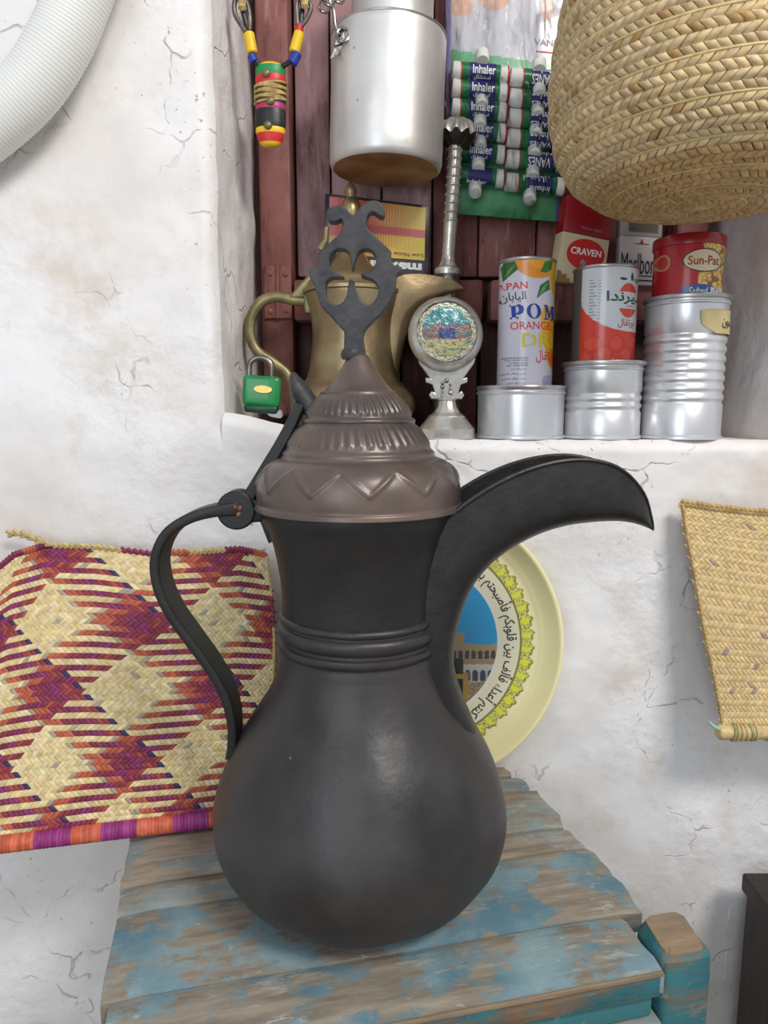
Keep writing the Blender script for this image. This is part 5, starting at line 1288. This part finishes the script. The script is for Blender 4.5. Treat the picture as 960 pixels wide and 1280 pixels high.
for r_ in range(NRW):
    for c_ in range(NC):
        u = (c_ + (.5 if r_ % 2 else 0) + .1) / NC; v = (r_ + .5) / NRW
        if u > 1.0: continue
        col = S(222, 194, 142) if random.random() > .018 else S(170, 146, 140)
        vs, fs = strip(fsurf, u, v, 1 / NC, 1 / NRW, (1.0 if r_ % 2 else -1.0), .0019 if r_ % 2 else .0012, 3, 3, 0.98)
        weave.add(vs, fs, jitc(col, .09))
weave.build('weave', M['straw'], ft, kind='stuff', angle=80)
m = MB(); m.grid([fan_xyz(i / 30, j / 30) + Vector((0, d, 0)) for d in (.0008,) for i in range(31) for j in range(31)], 31, 31); m.grid([fan_xyz(i / 30, j / 30) + Vector((0, .003, 0)) for i in range(31) for j in range(31)], 31, 31); m.build('backing', M['matback'], ft)
st_ = [S(206, 176, 122), S(194, 160, 106)]
braid([fan_xyz(i / 44, 1) + Vector((0, -.0015, 0)) for i in range(45)], .0046, st_, 'top_braid', ft)
braid([fan_xyz(0, i / 56) + Vector((0, -.0005, 0)) for i in range(57)], .0028, st_, 'side_braid', ft)
fr0, fr1 = P(897, 915, .809), P(1085, 913, .809)
m = MB(); m.tube([fr0 + (fr1 - fr0) * t for t in (0, .008, .5, 1)], lambda t: .0092 if t > 0 else .0080, 16); m.c = [S(214, 188, 134)] * len(m.v); frod = subroot(m.build('rod', M['straw'], ft), ft)
for k in range(24):
    t = .11 + k * .036 if k > 5 else .095 + k * .028
    if t > .98: break
    p = fr0 + (fr1 - fr0) * t; m = MB(); m.tube([p + Vector((.0012 * math.sin(2 * a * pi / 18 + k), .0100 * math.cos(2 * a * pi / 18), .0100 * math.sin(2 * a * pi / 18))) for a in range(18)], .0017, 6, closed=True)
    m.c = [jitc(S(206, 182, 128) if k % 4 else S(168, 168, 118), .08)] * len(m.v); m.build('binding', M['straw'], frod)
m = MB(); m.tube([P(899, 911, .805), P(892, 908, .803), P(886, 902, .803)], lambda t: .0026 * (1 - .4 * t), 6); m.build('thread_end', mk('pale_green_thread', S(150, 180, 160), S(170, 196, 176), rough=.8), ft, label='pale green thread end')

# ------------------------------------------------------------------ souvenir plate leaning on the wall
PC = P(525, 802, .853); PR = 176 * pxm(525, 802, .853)
plt = thing('souvenir_plate', 'pale yellow souvenir plate with blue centre picture, leaning on the wall behind the spout', 'plate', Vector((PC.x, .845, .002)))
ax = Vector((0, -1, .10)).normalized(); ux = Vector((1, 0, 0)); vx = ax.cross(ux); PM = Matrix((ux, vx, ax)).transposed()
def prz(q):       # dish section, q = radius / PR
    if q < .80: return .0
    if q < .86: t = (q - .80) / .06; return .003 * t * t
    if q < .965: t = (q - .86) / .105; return .003 + .013 * (t ** 1.3)
    t = (q - .965) / .035; return .016 + .0016 * math.sin(pi * t)
qs = [i / 110 * .80 for i in range(111)] + [.80 + .2 * i / 26 for i in range(1, 27)]
na = 560; pts = []; cols = []; K = 176.0
aa = np.linspace(0, 2 * pi, na, endpoint=False); QQ = np.array(qs)
AA, Q2 = np.meshgrid(aa, QQ, indexing='ij'); X = Q2 * np.cos(AA) * K; Yp = -Q2 * np.sin(AA) * K      # X right, Yp down, in plate pixels
Rr = Q2 * K; col = paint(X.shape, S(236, 226, 174))
ring = (Rr < 126); col[ring] = S(226, 220, 190)
sc2 = 137 + 5.0 * np.abs(np.sin(AA * 24)) + 1.2 * np.sin(AA * 96)
lace = (Rr > 125) & (Rr < sc2); col[lace] = S(206, 204, 96)
pat = np.sin(AA * 144 + np.sin(Rr * .9) * 2) * np.sin(Rr * .95 + 2 * np.sin(AA * 48)); col[lace & (pat > .55)] = S(110, 112, 40); col[lace & (pat < -.5)] = S(232, 230, 130)
fl2 = lace & (np.sin(AA * 24) ** 2 > .80) & (Rr > 129) & (Rr < 139); col[fl2] = S(222, 222, 30)
col[(np.abs(Rr - sc2) < 1.0) | (np.abs(Rr - 126) < .8)] = S(122, 120, 44)
cen = Rr < 101; col[cen] = S(230, 226, 210)
pic = Rr < 97; X = X + 19; Yp = Yp + 5; col[pic] = S(26, 152, 206)
sky = 4 - 2.5 * np.sin(X * .11) - np.minimum(0, (X - 95) * .12); tower = (X > 58) & (X < 74) & (Yp > -6); bld = (Yp > sky + 3) | tower | ((X < 60) & (Yp > 10))
col[pic & bld] = S(170, 142, 98)
def arches(y0, y1, per, wdt, off, wallc, holec):
    b = pic & (Yp > y0) & (Yp < y1); col[b & (X > 40)] = wallc
    xx = np.mod(X + off, per) - per / 2; top = y0 + 5 + 2; h_ = (np.abs(xx) < wdt) & (Yp > top + wdt * (1 - np.sqrt(np.maximum(0, 1 - (xx / wdt) ** 2)))) & (Yp < y1 - 1.0)
    col[b & h_] = holec
arches(9, 28, 8.2, 2.9, 0, S(166, 142, 104), S(58, 54, 56)); arches(28, 36, 8, 0.1, 0, S(150, 128, 98), S(90, 80, 70))
arches(34, 56, 9.6, 3.7, 3, S(176, 176, 176), S(50, 54, 66))
zig = pic & (np.abs(Yp - 34 - 2.5 * np.abs(np.mod(X, 9.6) / 4.8 - 1)) < 1.2); col[zig] = S(196, 186, 170)
lowr = pic & (Yp > 56); col[lowr] = S(120, 104, 78); rn = np.sin(X * 1.7 + Yp * 2.3) * np.sin(X * .9 - Yp * 1.9); col[lowr & (rn > .35)] = S(60, 52, 46); col[lowr & (rn < -.4)] = S(190, 172, 130); col[lowr & (Yp < 66) & (np.sin(Yp * 2.2) > .5)] = S(150, 130, 90)
cube = pic & (X < 73 + (Yp - 20) * .02) & (Yp > 26); col[cube] = S(34, 30, 30); col[pic & (X < 73) & (Yp > 46) & (Yp < 52)] = S(160, 130, 50)
cc = pic & (X > 73) & (X < 80) & (Yp > 44) & (Yp < 80); col[cc] = S(156, 122, 60)
for i in range(na):
    for j, q in enumerate(qs):
        pts.append(PC + PM @ Vector((q * PR * math.cos(aa[i]), q * PR * math.sin(aa[i]), prz(q))))
m = MB(); m.grid(pts, na, len(qs), wrap_u=True, cols=[tuple(c) for c in col.reshape(-1, 3)])
b0 = len(m.v); m.grid([PC + PM @ Vector((q * PR * math.cos(a), q * PR * math.sin(a), prz(q) - .0025 if q < .99 else prz(q))) for a in aa for q in (0, .4, .8, .86, .965, 1.0)], na, 6, wrap_u=True, cols=[S(236, 226, 174)] * (na * 6))
dish = subroot(m.build('dish', mk('glazed_print', (1, 1, 1), attr=.97, scale=20, rough=.28, bump=.02, coat=.4), plt, angle=60), plt)
verse = 'عليكم إذ كنتم أعداء فألف بين قلوبكم فأصبحتم بنعمته إخوانا'
tm = text_mesh(arabic(verse), .014)
m = MB()
def ringtext(u, v):
    a = R(78) - R(156) * u; rr_ = (102 + 23 * v) / K * PR      # outward is up, reading runs from the foot of the ring to the top
    return PC + PM @ Vector((rr_ * math.cos(a), rr_ * math.sin(a), .0006))
put(m, tm, ringtext); m.build('lettering', M['ink'], dish, smooth=False)

# ------------------------------------------------------------------ dark box added for the soft shadow in the bottom right corner
M['shadow_dark'] = mk('shadow_box_dark', S(40, 32, 31), S(56, 46, 44), scale=6, stretch=(30, 30, 3), rough=0.6, bump=0.3)  # near-black brown so the added box reads as shade
shadow_t = thing('shadow_box', 'added dark box standing for the shadow in the bottom right corner', 'shadow_box', (0.66, 0.62, Z_BOT))
m = MB(); m.box((0.645, 0.63, (Z_BOT - .16) / 2), (0.33, 0.44, -.16 - Z_BOT), bev=.004); m.build('shadow_body', M['shadow_dark'], shadow_t)
m = MB(); m.box((0.645, 0.628, -.147), (0.340, 0.455, .026), bev=.004); m.build('top', M['shadow_dark'], shadow_t)
m = MB(); m.box((0.66, 0.407, -.39), (0.28, .012, .40), bev=.003); cdoor = m.build('door', M['shadow_dark'], shadow_t)  # door and knob belong to the added box
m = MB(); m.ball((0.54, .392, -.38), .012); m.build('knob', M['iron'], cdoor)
